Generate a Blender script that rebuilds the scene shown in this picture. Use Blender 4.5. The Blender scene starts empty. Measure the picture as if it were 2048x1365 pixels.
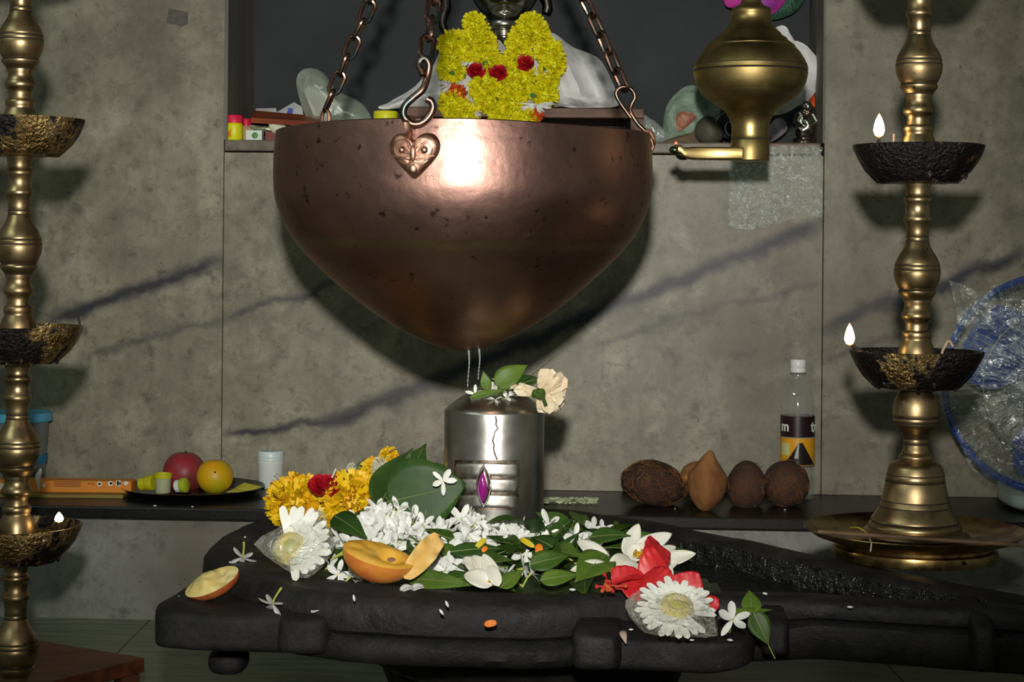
import bpy, math, random
from mathutils import Vector, Matrix, noise
random.seed(7)
PI = math.pi
SC = bpy.context.scene
COL = SC.collection

# ---------------------------------------------------------------- camera
F, CU, CV = 3600.0, 1024.0, 500.0      # focal length and optical axis in pixels of a 2048 x 1365 frame
ROLL, ZC = 0.009, 0.645                # slight roll of the hand-held camera, height above the floor
cam = bpy.data.cameras.new('camera'); camo = bpy.data.objects.new('camera', cam); COL.objects.link(camo)
cam.sensor_width = 36; cam.lens = F / 2048 * 36; cam.shift_y = -(682.5 - CV) / 2048
cam.clip_start = 0.05; cam.clip_end = 50
cs, sn = math.cos(ROLL), math.sin(ROLL)
camo.matrix_world = Matrix(((cs, -sn, 0, 0), (0, 0, -1, 0), (sn, cs, 0, ZC), (0, 0, 0, 1)))
SC.camera = camo
SC.view_settings.view_transform = 'Standard'
SC.view_settings.look = 'None'
SC.view_settings.gamma = 1
SC.view_settings.use_curve_mapping = False
SC.view_settings.exposure = 0.0

# ---------------------------------------------------------------- world and lights
W = bpy.data.worlds.new('world'); SC.world = W; W.use_nodes = True
W.node_tree.nodes['Background'].inputs[0].default_value = (0.90, 1.0, 0.86, 1)
W.node_tree.nodes['Background'].inputs[1].default_value = 0.085
def lamp(name, kind, loc, target, energy, color, **kw):
    l = bpy.data.lights.new(name, kind); l.energy = energy; l.color = color
    for k, v in kw.items(): setattr(l, k, v)
    o = bpy.data.objects.new(name, l); COL.objects.link(o); o.location = loc
    d = Vector(target) - Vector(loc); o.rotation_euler = d.to_track_quat('-Z', 'Y').to_euler()
    return o
lamp('camera_flash', 'SPOT', (-0.01, -0.06, ZC + 0.16), (-0.05, 3.3, 0.80), 240, (1.0, 0.965, 0.90),
     spot_size=math.radians(47), spot_blend=1.0, shadow_soft_size=0.022)
lamp('tube_light', 'AREA', (-1.7, 0.9, 2.25), (0.0, 2.6, 0.5), 7, (0.80, 1.0, 0.88), shape='RECTANGLE', size=1.1, size_y=0.10)

# ---------------------------------------------------------------- pixel rays
def ray(u, v):
    x = (u - CU) / F; y = (CV - v) / F
    return x * cs - y * sn, x * sn + y * cs
def at(u, v, D):
    X, Z = ray(u, v); return Vector((X * D, D, ZC + Z * D))
def on_z(u, v, z):
    X, Z = ray(u, v); D = (z - ZC) / Z; return Vector((X * D, D, z))
YW, TW = 3.35, 0.0565                  # back wall: Y = YW - TW * X
NW = Vector((TW, 1, 0)).normalized(); XW = Vector((1, -TW, 0)).normalized()
def on_wall(u, v, off=0.0):
    X, Z = ray(u, v); D = (YW - off / NW.y) / (1 + TW * X); return Vector((X * D, D, ZC + Z * D))
def wx(u, v=640): return on_wall(u, v).x
def wp(x, off, z): return Vector((x, YW - TW * x, z)) - NW * off
Z_LEDGE, Z_SILL, Z_ROCK = ZC - 0.4467, ZC + 0.202, ZC - 0.362

# ---------------------------------------------------------------- mesh builder
def V(*a): return Vector(a)
class MB:
    def __init__(s): s.v = []; s.f = []
    def add(s, vs, fs):
        o = len(s.v); s.v += [Vector(p) for p in vs]; s.f += [tuple(i + o for i in f) for f in fs]; return s
    def grid(s, fn, nu, nv, wrapu=False, wrapv=False):
        vs = [fn(i / (nu if wrapu else nu - 1), j / (nv if wrapv else nv - 1)) for j in range(nv) for i in range(nu)]
        fs = []
        for j in range(nv if wrapv else nv - 1):
            for i in range(nu if wrapu else nu - 1):
                a, b = i, (i + 1) % nu; c, d = j, (j + 1) % nv
                fs.append((c * nu + a, c * nu + b, d * nu + b, d * nu + a))
        return s.add(vs, fs)
    def lathe(s, prof, n=48, c=(0, 0, 0), jit=None):
        c = Vector(c); vs = []; fs = []
        for k, (r, z) in enumerate(prof):
            for i in range(n):
                a = 2 * PI * i / n
                p = Vector((r * math.cos(a), r * math.sin(a), z))
                if jit: p = jit(p, k, a)
                vs.append(c + p)
        for k in range(len(prof) - 1):
            for i in range(n):
                j = (i + 1) % n
                fs.append((k * n + i, k * n + j, (k + 1) * n + j, (k + 1) * n + i))
        if prof[0][0] > 1e-6: fs.append(tuple(reversed(range(n))))
        if prof[-1][0] > 1e-6: fs.append(tuple((len(prof) - 1) * n + i for i in range(n)))
        return s.add(vs, fs)
    def tube(s, pts, r, n=8, closed=False, flat=1.0):
        pts = [Vector(p) for p in pts]; m = len(pts); vs = []; fs = []; up = None
        for k, p in enumerate(pts):
            a = pts[(k - 1) % m] if (closed or k > 0) else p
            b = pts[(k + 1) % m] if (closed or k < m - 1) else p
            t = (b - a).normalized()
            if up is None:
                up = t.orthogonal().normalized()
            up = (up - t * up.dot(t)).normalized(); si = t.cross(up)
            rr = r[k] if isinstance(r, (list, tuple)) else r
            for i in range(n):
                q = 2 * PI * i / n
                vs.append(p + up * math.cos(q) * rr + si * math.sin(q) * rr * flat)
        for k in range(m if closed else m - 1):
            for i in range(n):
                j = (i + 1) % n; k2 = (k + 1) % m
                fs.append((k * n + i, k * n + j, k2 * n + j, k2 * n + i))
        if not closed:
            fs.append(tuple(reversed(range(n)))); fs.append(tuple((m - 1) * n + i for i in range(n)))
        return s.add(vs, fs)
    def ell(s, c, rx, ry, rz, nu=20, nv=12, e=1.0, rot=0.0, fn=None):
        c = Vector(c); R = Matrix.Rotation(rot, 3, 'Z') if not isinstance(rot, Matrix) else rot
        def pw(x): return math.copysign(abs(x) ** e, x)
        def g(a, b):
            th = 2 * PI * a; ph = -PI / 2 + PI * b
            p = Vector((rx * pw(math.cos(ph)) * pw(math.cos(th)), ry * pw(math.cos(ph)) * pw(math.sin(th)), rz * pw(math.sin(ph))))
            if fn: p = fn(p)
            return c + R @ p
        return s.grid(g, nu, nv, wrapu=True)
    def box(s, c, sz, R=None):
        c = Vector(c); R = R or Matrix.Identity(3); x, y, z = [q / 2 for q in sz]
        vs = [c + R @ Vector((a * x, b * y, d * z)) for d in (-1, 1) for b in (-1, 1) for a in (-1, 1)]
        return s.add(vs, [(0, 2, 3, 1), (4, 5, 7, 6), (0, 1, 5, 4), (2, 6, 7, 3), (0, 4, 6, 2), (1, 3, 7, 5)])
    def hexa(s, P):       # eight points: bottom four, top four
        return s.add(P, [(3, 2, 1, 0), (4, 5, 6, 7), (0, 1, 5, 4), (1, 2, 6, 5), (2, 3, 7, 6), (3, 0, 4, 7)])
    def mesh(s, name, mat, off=(0, 0, 0), smooth=True, angle=40):
        me = bpy.data.meshes.new(name); off = Vector(off)
        me.from_pydata([p - off for p in s.v], [], s.f); me.validate()
        me.materials.append(mat)
        if smooth:
            me.polygons.foreach_set('use_smooth', [True] * len(me.polygons)); me.set_sharp_from_angle(angle=math.radians(angle))
        me.update(); return me

OFF = {}
def tag(o, label=None, cat=None, group=None, kind=None):
    if label: o['label'] = label
    if cat: o['category'] = cat
    if group: o['group'] = group
    if kind: o['kind'] = kind
    return o
def root(name, label, cat, loc, group=None):
    o = bpy.data.objects.new(name, None); o.empty_display_size = 0.01; COL.objects.link(o); o.location = loc
    OFF[o.name] = Vector(loc); return tag(o, label, cat, group)
def solid(o, th, off=0):
    m = o.modifiers.new('thickness', 'SOLIDIFY'); m.thickness = th; m.offset = off; return o
def bevel(o, w, n=2):
    m = o.modifiers.new('bevel', 'BEVEL'); m.width = w; m.segments = n; m.limit_method = 'ANGLE'; return o
def part(name, mb, mat, parent, smooth=True, angle=40, label=None, kind=None):
    """mesh in world coordinates, attached to its thing"""
    off = OFF[parent.name]
    o = bpy.data.objects.new(name, mb.mesh(name, mat, off, smooth, angle)); COL.objects.link(o); o.parent = parent
    OFF[o.name] = off
    return tag(o, label, None, None, kind)
def single(name, mb, mat, label, cat, group=None, kind=None, smooth=True, angle=40, loc=None):
    if loc is None:
        n = len(mb.v); lo = min(p.z for p in mb.v)
        loc = Vector((sum(p.x for p in mb.v) / n, sum(p.y for p in mb.v) / n, lo))
    o = bpy.data.objects.new(name, mb.mesh(name, mat, loc, smooth, angle)); COL.objects.link(o); o.location = loc
    OFF[o.name] = Vector(loc)
    return tag(o, label, cat, group, kind)
def struct(name, mb, mat, smooth=False, parent=None):
    o = bpy.data.objects.new(name, mb.mesh(name, mat, (0, 0, 0), smooth)); COL.objects.link(o); OFF[o.name] = V(0, 0, 0)
    if parent: o.parent = parent
    else: o['kind'] = 'structure'
    return o
def inst(name, label, cat, group, M4, parts):
    """a copy of a small thing: parts = [(name, mesh)] share mesh data"""
    if len(parts) == 1:
        o = bpy.data.objects.new(name, parts[0][1]); COL.objects.link(o); o.matrix_world = M4
        return tag(o, label, cat, group)
    o = bpy.data.objects.new(name, None); o.empty_display_size = 0.01; COL.objects.link(o); o.matrix_world = M4
    for pn, me in parts:
        c = bpy.data.objects.new(pn, me); COL.objects.link(c); c.parent = o
    return tag(o, label, cat, group)

# ---------------------------------------------------------------- materials
def lin(c): c /= 255.0; return c / 12.92 if c <= 0.04045 else ((c + 0.055) / 1.055) ** 2.4
def S(r, g, b): return (lin(r), lin(g), lin(b), 1)
def P(r, g, b, D):                      # albedo that shows as this colour under the flash at distance D
    k = 0.43 * (3.35 / D) ** 2
    return tuple(min(0.85, lin(c) / k) for c in (r, g, b)) + (1,)
class NT:
    def __init__(s, name):
        s.m = bpy.data.materials.new(name); s.m.use_nodes = True; s.t = s.m.node_tree; s.b = s.t.nodes['Principled BSDF']
        s.co = s.t.nodes.new('ShaderNodeTexCoord')
    def n(s, typ, **kw):
        x = s.t.nodes.new('ShaderNode' + typ)
        for k, v in kw.items(): setattr(x, k, v)
        return x
    def l(s, a, b): s.t.links.new(a, b)
    def noise(s, scale, detail=4, rough=0.55, stretch=None, dist=0.0):
        x = s.n('TexNoise'); x.inputs['Scale'].default_value = scale; x.inputs['Detail'].default_value = detail
        x.inputs['Roughness'].default_value = rough; x.inputs['Distortion'].default_value = dist
        src = s.co.outputs['Object']
        if stretch:
            mp = s.n('Mapping'); mp.inputs['Scale'].default_value = stretch; s.l(src, mp.inputs[0]); src = mp.outputs[0]
        s.l(src, x.inputs['Vector']); return x.outputs['Fac']
    def ramp(s, src, a, b, c0=(0, 0, 0, 1), c1=(1, 1, 1, 1)):
        r = s.n('ValToRGB'); r.color_ramp.elements[0].position = a; r.color_ramp.elements[1].position = b
        r.color_ramp.elements[0].color = c0; r.color_ramp.elements[1].color = c1; s.l(src, r.inputs[0]); return r.outputs[0]
    def mix(s, fac, a, b, mode='MIX'):
        x = s.n('Mix', data_type='RGBA', blend_type=mode)
        if isinstance(fac, (int, float)): x.inputs[0].default_value = fac
        else: s.l(fac, x.inputs[0])
        for i, q in ((6, a), (7, b)):
            if isinstance(q, tuple): x.inputs[i].default_value = q
            else: s.l(q, x.inputs[i])
        return x.outputs[2]
    def math(s, op, a, b=None, c=None):
        x = s.n('Math', operation=op)
        for i, q in enumerate((a, b, c)):
            if q is None: continue
            if isinstance(q, (int, float)): x.inputs[i].default_value = q
            else: s.l(q, x.inputs[i])
        return x.outputs[0]
    def color(s, c):
        if isinstance(c, tuple): s.b.inputs['Base Color'].default_value = c
        else: s.l(c, s.b.inputs['Base Color'])
    def rough(s, r):
        if isinstance(r, (int, float)): s.b.inputs['Roughness'].default_value = r
        else: s.l(r, s.b.inputs['Roughness'])
    def bump(s, h, strength=0.3, dist=0.002):
        b = s.n('Bump'); b.inputs['Strength'].default_value = strength; b.inputs['Distance'].default_value = dist
        s.l(h, b.inputs['Height']); s.l(b.outputs[0], s.b.inputs['Normal'])
def M(name, col, rough=0.5, metal=0.0, col2=None, scale=20, lo=0.35, hi=0.65, bump=None, coat=0, spec=None, stretch=None, sub=0):
    t = NT(name); t.rough(rough); t.b.inputs['Metallic'].default_value = metal
    if col2: t.color(t.ramp(t.noise(scale, stretch=stretch), lo, hi, col, col2))
    else: t.color(col)
    if bump: t.bump(t.noise(bump[0], stretch=stretch), bump[1], bump[2] if len(bump) > 2 else 0.002)
    if coat: t.b.inputs['Coat Weight'].default_value = coat; t.b.inputs['Coat Roughness'].default_value = 0.08
    if spec is not None: t.b.inputs['Specular IOR Level'].default_value = spec
    if sub:
        t.b.inputs['Subsurface Weight'].default_value = sub; t.b.inputs['Subsurface Radius'].default_value = (0.004, 0.003, 0.002); t.b.inputs['Subsurface Scale'].default_value = 0.4
    return t.m
def clear(name, tint=(0.8, 0.85, 0.8, 1), lo=0.08, hi=0.45, scale=60, rough=0.12, bump=(45, 0.9, 0.004), a=0.4, b=0.75, crease=None):
    """thin transparent plastic: mostly see-through with milky patches and painted crease glints"""
    t = NT(name); t.color(tint); t.rough(rough); t.b.inputs['Specular IOR Level'].default_value = 0.8
    t.bump(t.noise(bump[0], 5, dist=0.8), bump[1], bump[2])
    f = t.ramp(t.noise(scale, 5, dist=1.0), a, b, (lo, lo, lo, 1), (hi, hi, hi, 1))
    if crease:                          # sharp white fold lines put into the opacity as glints on the creases
        for sc_, w_, st_ in crease:
            rd = t.math('ABSOLUTE', t.math('SUBTRACT', t.noise(sc_, 3, 0.5, dist=1.6), 0.5))
            f = t.math('MAXIMUM', f, t.math('MULTIPLY', t.ramp(rd, 0.0, w_, (1, 1, 1, 1), (0, 0, 0, 1)), st_))
    tr = t.n('BsdfTransparent'); mx = t.n('MixShader'); out = t.t.nodes['Material Output']
    t.l(f, mx.inputs[0]); t.l(tr.outputs[0], mx.inputs[1]); t.l(t.b.outputs[0], mx.inputs[2]); gl = t.n('BsdfGlossy'); gl.inputs['Color'].default_value = (0.13, 0.14, 0.13, 1); gl.inputs['Roughness'].default_value = rough
    ad = t.n('AddShader'); t.l(mx.outputs[0], ad.inputs[0]); t.l(gl.outputs[0], ad.inputs[1]); t.l(ad.outputs[0], out.inputs[0])
    bn = [n_ for n_ in t.t.nodes if n_.bl_idname == 'ShaderNodeBump'][0]; t.l(bn.outputs[0], gl.inputs['Normal'])
    return t.m
def emit(name, col, strength):
    t = NT(name); t.color((0, 0, 0, 1)); t.b.inputs['Emission Color'].default_value = col; t.b.inputs['Emission Strength'].default_value = strength
    return t.m

def marble(name, base, dark, veins, warm=(0.15, 0.115, 0.085, 1)):
    """polished stone: clouds, brown stains, specks, and dark diagonal veins given as wall lines ((x0,z0),(x1,z1),width,strength)"""
    t = NT(name)
    c = t.ramp(t.noise(11, 8, 0.70, dist=0.5), 0.32, 0.68, dark, base)
    c = t.mix(t.math('MULTIPLY', t.ramp(t.noise(2.6, 5, 0.65), 0.40, 0.68), 0.75), c, tuple(q * 0.62 for q in dark[:3]) + (1,))
    c = t.mix(t.math('MULTIPLY', t.ramp(t.noise(7.5, 8, 0.75, dist=0.2), 0.50, 0.66), 0.45), c, tuple(min(1, q * 1.22) for q in base[:3]) + (1,))
    c = t.mix(t.ramp(t.noise(3.2, 3, stretch=(1, 1, 0.45)), 0.50, 0.80), c, warm)
    c = t.mix(t.math('MULTIPLY', t.ramp(t.noise(26, 5, 0.7), 0.55, 0.70), 0.75), c, tuple(q * 0.42 for q in dark[:3]) + (1,))
    c = t.mix(t.math('MULTIPLY', t.ramp(t.noise(48, 6, 0.75), 0.52, 0.66), 0.55), c, tuple(q * 0.60 for q in dark[:3]) + (1,))
    c = t.mix(t.math('MULTIPLY', t.ramp(t.noise(120, 2), 0.68, 0.78), 0.6), c, (0.03, 0.028, 0.026, 1))
    c = t.mix(t.math('MULTIPLY', t.ramp(t.noise(14, 5, 0.65, stretch=(1.6, 1, 0.22)), 0.50, 0.72), 0.30), c, tuple(q * 0.5 for q in dark[:3]) + (1,))
    sep = t.n('SeparateXYZ'); t.l(t.co.outputs['Object'], sep.inputs[0]); X, Z = sep.outputs[0], sep.outputs[2]
    nz = t.math('SUBTRACT', t.noise(14, 5, 0.6), 0.5); nb = t.noise(7, 4, 0.6)
    for (x0, z0), (x1, z1), w, st in veins:
        a = (z1 - z0) / (x1 - x0); b = z0 - a * x0
        d = t.math('SUBTRACT', Z, t.math('ADD', t.math('MULTIPLY', X, a), b))
        d = t.math('ABSOLUTE', t.math('ADD', d, t.math('MULTIPLY', nz, 0.055)))
        m = t.n('MapRange', interpolation_type='SMOOTHSTEP'); m.inputs[1].default_value = 0.0; m.inputs[2].default_value = w
        m.inputs[3].default_value = st; m.inputs[4].default_value = 0; t.l(d, m.inputs[0])
        e = t.n('MapRange', interpolation_type='SMOOTHSTEP'); e.inputs[1].default_value = x0 - 0.03; e.inputs[2].default_value = x0 + 0.05; t.l(X, e.inputs[0])
        g = t.n('MapRange', interpolation_type='SMOOTHSTEP'); g.inputs[1].default_value = x1 + 0.03; g.inputs[2].default_value = x1 - 0.05; t.l(X, g.inputs[0])
        k = t.math('MULTIPLY', t.math('MULTIPLY', m.outputs[0], e.outputs[0]), t.math('MULTIPLY', g.outputs[0], t.math('ADD', nb, 0.5)))
        c = t.mix(k, c, (0.045, 0.045, 0.054, 1))
    t.color(c); t.rough(0.42); t.b.inputs['Specular IOR Level'].default_value = 0.3
    t.bump(t.noise(90, 3), 0.06, 0.001)
    return t.m
def metal(name, base, dark, scale=14, lo=0.42, hi=0.62, rough=(0.22, 0.42), bump=(40, 0.08, 0.001), spots=None, stretch=None):
    t = NT(name); t.b.inputs['Metallic'].default_value = 1
    n1 = t.noise(scale, 6, 0.65, stretch=stretch)
    c = t.ramp(n1, lo, hi, base, dark)
    if spots: c = t.mix(t.ramp(t.noise(spots[0], 4, 0.6), spots[1], spots[1] + 0.06), c, spots[2])
    t.color(c); t.rough(t.ramp(t.noise(scale * 1.7, 4), 0.35, 0.7, (rough[0],) * 3 + (1,), (rough[1],) * 3 + (1,)))
    t.bump(t.noise(bump[0], 4), bump[1], bump[2])
    return t.m
# ================================================================ the setting
def L(u0, v0, u1, v1, w, st):
    a, b = on_wall(u0, v0), on_wall(u1, v1); return ((a.x, a.z), (b.x, b.z), w, st)
MB_BASE, MB_DARK = (0.45, 0.42, 0.31, 1), (0.235, 0.215, 0.155, 1)
m_slab_l = marble('marble_left_slab', MB_BASE, MB_DARK, [L(90, 645, 450, 518, 0.026, 1.0), L(160, 715, 450, 640, 0.014, 0.5)])
m_slab_c = marble('marble_centre_slab', MB_BASE, MB_DARK, [L(440, 862, 700, 842, 0.015, 0.9), L(640, 856, 1650, 440, 0.028, 1.0),
                  L(440, 640, 720, 552, 0.014, 0.7), L(1180, 690, 1650, 560, 0.012, 0.4), L(560, 858, 900, 770, 0.014, 0.5)])
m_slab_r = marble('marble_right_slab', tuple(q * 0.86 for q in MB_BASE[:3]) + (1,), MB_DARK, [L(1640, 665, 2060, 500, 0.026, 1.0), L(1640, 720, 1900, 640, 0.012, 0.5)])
m_marble = marble('marble_plain', (0.35, 0.35, 0.31, 1), (0.24, 0.24, 0.21, 1), [])
m_grout = M('grout', (0.07, 0.064, 0.052, 1), 0.9)
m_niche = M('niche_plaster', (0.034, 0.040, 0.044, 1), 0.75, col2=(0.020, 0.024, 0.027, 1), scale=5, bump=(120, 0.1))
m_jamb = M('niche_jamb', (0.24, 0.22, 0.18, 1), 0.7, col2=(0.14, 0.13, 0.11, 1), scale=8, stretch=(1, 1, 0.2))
m_granite = M('black_granite', (0.010, 0.010, 0.0105, 1), 0.34, col2=(0.017, 0.0165, 0.0165, 1), scale=140, bump=(60, 0.08), spec=0.3)
m_green = M('green_marble', (0.30, 0.31, 0.215, 1), 0.42, col2=(0.17, 0.185, 0.125, 1), scale=9, stretch=(1, 6, 1), bump=(60, 0.05))
m_dark_wall = M('dark_wall', (0.10, 0.10, 0.09, 1), 0.8)

xl, xr = wx(445), wx(1645)             # the slab joints are also the niche edges
nl, nr = wx(455, 200), wx(1646, 200)
Z_TOP = 2.45; NTOP = 1.50; NDEP = 0.245
def wbox(mb, x0, x1, o0, o1, z0, z1):  # box along the wall between two offsets (o1 nearer the camera)
    return mb.hexa([wp(x0, o1, z0), wp(x1, o1, z0), wp(x1, o0, z0), wp(x0, o0, z0), wp(x0, o1, z1), wp(x1, o1, z1), wp(x1, o0, z1), wp(x0, o0, z1)])
wall = struct('wall_back', wbox(wbox(wbox(wbox(MB(), -2.2, nl - 0.0095, -0.30, -0.016, 0, Z_TOP), nr + 0.0095, 2.2, -0.30, -0.016, 0, Z_TOP),
              nl, nr, -0.30, -0.016, 0, Z_SILL - 0.024), nl, nr, -0.30, -0.016, NTOP, Z_TOP), m_grout)
G = 0.0006
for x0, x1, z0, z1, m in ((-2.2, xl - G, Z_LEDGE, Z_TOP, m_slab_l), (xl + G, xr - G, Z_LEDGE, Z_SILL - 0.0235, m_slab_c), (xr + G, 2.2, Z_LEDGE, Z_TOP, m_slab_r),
                          (nl + G, nr - G, NTOP, Z_TOP, m_marble)):
    bevel(struct('marble_slab', wbox(MB(), x0, x1, -0.016, 0.0, z0, z1), m, parent=wall), 0.001, 1)
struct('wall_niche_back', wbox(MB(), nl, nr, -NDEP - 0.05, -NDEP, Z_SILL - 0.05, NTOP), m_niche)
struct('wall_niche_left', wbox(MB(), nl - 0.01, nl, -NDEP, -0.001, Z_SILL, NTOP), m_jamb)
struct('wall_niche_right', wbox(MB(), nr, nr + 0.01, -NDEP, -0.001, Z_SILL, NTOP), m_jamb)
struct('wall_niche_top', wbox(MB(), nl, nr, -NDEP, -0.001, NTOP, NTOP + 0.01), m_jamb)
m_sill = marble('marble_sill', (0.30, 0.27, 0.21, 1), (0.15, 0.12, 0.09, 1), [], warm=(0.20, 0.10, 0.05, 1))
bevel(struct('trim_1', wbox(MB(), nl - 0.004, nr - 0.003, -NDEP, 0.004, Z_SILL - 0.021, Z_SILL), m_sill), 0.003)
# the black ledge along the foot of the wall and the pale riser under it
bevel(struct('trim_2', wbox(MB(), -2.2, 2.2, 0.0005, 0.305, Z_LEDGE - 0.021, Z_LEDGE), m_granite), 0.003)
riser = struct('wall_riser', wbox(MB(), -2.2, 2.2, 0.0, 0.262, 0, Z_LEDGE - 0.0215), m_grout)
m_riser = marble('marble_riser', (0.36, 0.36, 0.33, 1), (0.27, 0.27, 0.245, 1), [])
for x0, x1 in ((-2.2, -0.22), (-0.217, 0.90), (0.903, 2.2)):
    struct('marble_slab', wbox(MB(), x0, x1, 0.262, 0.275, 0, Z_LEDGE - 0.0215), m_riser, parent=riser)
floor = struct('floor', MB().box((0, 1.4, -0.06), (4.4, 5.0, 0.10)), m_grout)
m_floor_lit = marble('marble_floor_lit', (0.40, 0.36, 0.32, 1), (0.20, 0.14, 0.11, 1), [], warm=(0.22, 0.13, 0.09, 1))  # paler tile colour stands in for lamp light beyond a shadow edge
fx = on_z(1790, 1345, 0).x
ftile = lambda x0, x1, y0, y1, m: bevel(struct('floor_tile', MB().box(((x0 + x1) / 2, (y0 + y1) / 2, -0.005), (x1 - x0 - 0.002, y1 - y0 - 0.002, 0.010)), m, parent=floor), 0.0008, 1)
for j in range(5):
    for i in range(4):
        x0, x1 = ((-2.0, -0.62), (-0.62, fx), (fx, 1.1), (1.1, 2.0))[i]
        ftile(x0, x1, 3.16 - 0.62 * (j + 1), 3.16 - 0.62 * j, m_floor_lit if i == 2 and j >= 1 else m_green)
struct('ceiling', MB().box((0, 1.5, Z_TOP + 0.03), (4.4, 4.6, 0.06)), m_dark_wall)
# square of old tape residue on the left slab
q = on_wall(355, 36, 0.0008)
tp = MB(); 
pts = [on_wall(*p, 0.0008) for p in ((338, 17), (376, 24), (375, 48), (362, 54), (354, 49), (333, 46))]
tp.add(pts + [p - NW * 0.0012 for p in pts], [tuple(range(6)), tuple(reversed(range(6, 12)))] + [(i, i + 6, (i + 1) % 6 + 6, (i + 1) % 6) for i in range(6)])
single('tape_patch', tp, M('tape_grey', (0.075, 0.068, 0.055, 1), 0.6, col2=(0.12, 0.11, 0.09, 1), scale=90), 'small dark grey tape patch stuck on the marble wall', 'tape', smooth=False)

# ================================================================ metals
m_copper = NT('copper'); t = m_copper
t.b.inputs['Metallic'].default_value = 1
c = t.ramp(t.noise(5, 6, 0.6), 0.30, 0.72, (0.40, 0.235, 0.19, 1), (0.25, 0.14, 0.115, 1))
c = t.mix(t.ramp(t.noise(70, 4, 0.6), 0.63, 0.70), c, (0.10, 0.06, 0.05, 1))
sep = t.n('SeparateXYZ'); t.l(t.co.outputs['Object'], sep.inputs[0])
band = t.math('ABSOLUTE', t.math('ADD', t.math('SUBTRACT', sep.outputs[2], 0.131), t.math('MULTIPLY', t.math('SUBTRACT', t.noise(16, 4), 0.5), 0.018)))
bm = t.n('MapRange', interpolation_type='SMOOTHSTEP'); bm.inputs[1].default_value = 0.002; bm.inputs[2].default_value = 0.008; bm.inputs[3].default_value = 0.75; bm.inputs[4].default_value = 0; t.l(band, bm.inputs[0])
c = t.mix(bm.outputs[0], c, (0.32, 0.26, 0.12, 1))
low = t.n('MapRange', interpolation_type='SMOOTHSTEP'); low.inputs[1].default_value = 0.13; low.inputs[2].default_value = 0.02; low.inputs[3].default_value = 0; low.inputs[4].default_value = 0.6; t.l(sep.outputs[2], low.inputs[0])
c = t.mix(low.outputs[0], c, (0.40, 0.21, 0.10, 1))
t.color(c); t.rough(t.ramp(t.noise(9, 5), 0.3, 0.75, (0.34,) * 3 + (1,), (0.47,) * 3 + (1,)))
t.bump(t.math('ADD', t.noise(10, 3), t.math('MULTIPLY', t.noise(60, 3), 0.16)), 0.24, 0.012)
m_copper = t.m
m_copper2 = metal('copper_worn', (0.60, 0.34, 0.24, 1), (0.30, 0.16, 0.11, 1), 60, rough=(0.38, 0.52))
m_chain = metal('copper_chain', (0.26, 0.14, 0.10, 1), (0.07, 0.09, 0.08, 1), 60, 0.46, 0.60, rough=(0.3, 0.45))
m_silver = metal('silver_sheet', (0.66, 0.64, 0.59, 1), (0.36, 0.34, 0.30, 1), 9, 0.38, 0.72, rough=(0.27, 0.40), bump=(26, 0.10, 0.004), spots=(95, 0.70, (0.75, 0.73, 0.68, 1)))
m_silver2 = metal('silver_bands', (0.80, 0.78, 0.72, 1), (0.52, 0.49, 0.44, 1), 40, 0.40, 0.70, rough=(0.34, 0.48))
m_silver_dark = metal('silver_tarnish', (0.30, 0.25, 0.20, 1), (0.12, 0.09, 0.07, 1), 120, rough=(0.35, 0.5))
m_brass = metal('brass_lamp', (0.50, 0.37, 0.195, 1), (0.28, 0.195, 0.095, 1), 16, 0.36, 0.70, rough=(0.33, 0.48), spots=(70, 0.66, (0.06, 0.045, 0.03, 1)))
m_brass_h = metal('brass_hanging', (0.50, 0.38, 0.155, 1), (0.32, 0.225, 0.085, 1), 9, 0.36, 0.70, rough=(0.36, 0.50), stretch=(1, 1, 3))
m_soot = M('black_oily_soot', (0.010, 0.007, 0.007, 1), 0.22, col2=(0.022, 0.013, 0.012, 1), scale=120, bump=(170, 0.9, 0.004), coat=0.6)
def sooty(name, amount, seed):
    t = NT(name)
    mp = t.n('Mapping'); mp.inputs['Location'].default_value = (seed, seed * 2, 0); mp.inputs['Scale'].default_value = (1, 1, 0.6); t.l(t.co.outputs['Object'], mp.inputs[0])
    nz = t.n('TexNoise'); nz.inputs['Scale'].default_value = 17; nz.inputs['Detail'].default_value = 6; nz.inputs['Roughness'].default_value = 0.68; t.l(mp.outputs[0], nz.inputs['Vector'])
    f = t.ramp(nz.outputs['Fac'], amount, amount + 0.06)
    c = t.mix(f, (0.006, 0.004, 0.004, 1), t.ramp(t.noise(50), 0.4, 0.6, (0.48, 0.33, 0.13, 1), (0.28, 0.17, 0.06, 1)))
    t.color(c); t.l(f, t.b.inputs['Metallic']); t.rough(t.ramp(t.noise(60), 0.35, 0.7, (0.16,) * 3 + (1,), (0.42,) * 3 + (1,)))
    t.b.inputs['Specular IOR Level'].default_value = 0.35; t.b.inputs['Coat Weight'].default_value = 0.08; t.b.inputs['Coat Roughness'].default_value = 0.1
    t.bump(t.noise(220, 4), 0.9, 0.006); return t.m
m_sooty = sooty('sooty_brass', 0.54, 3.0)
m_sooty2 = sooty('part_sooty_brass', 0.46, 8.0)
t = NT('flame'); t.color((0, 0, 0, 1)); sp_ = t.n('SeparateXYZ'); t.l(t.co.outputs['Generated'], sp_.inputs[0])
r_ = t.n('ValToRGB'); e_ = r_.color_ramp.elements; e_[0].color = (1.0, 0.16, 0.02, 1); e_[0].position = 0.0; e_[1].color = (1.0, 0.36, 0.08, 1); e_[1].position = 1.0
for q_, c_ in ((0.16, (1.0, 0.62, 0.24, 1)), (0.45, (1.0, 0.80, 0.46, 1)), (0.82, (1.0, 0.66, 0.28, 1))): n_ = e_.new(q_); n_.color = c_
t.l(sp_.outputs[2], r_.inputs[0]); t.l(r_.outputs[0], t.b.inputs['Emission Color'])
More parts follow.
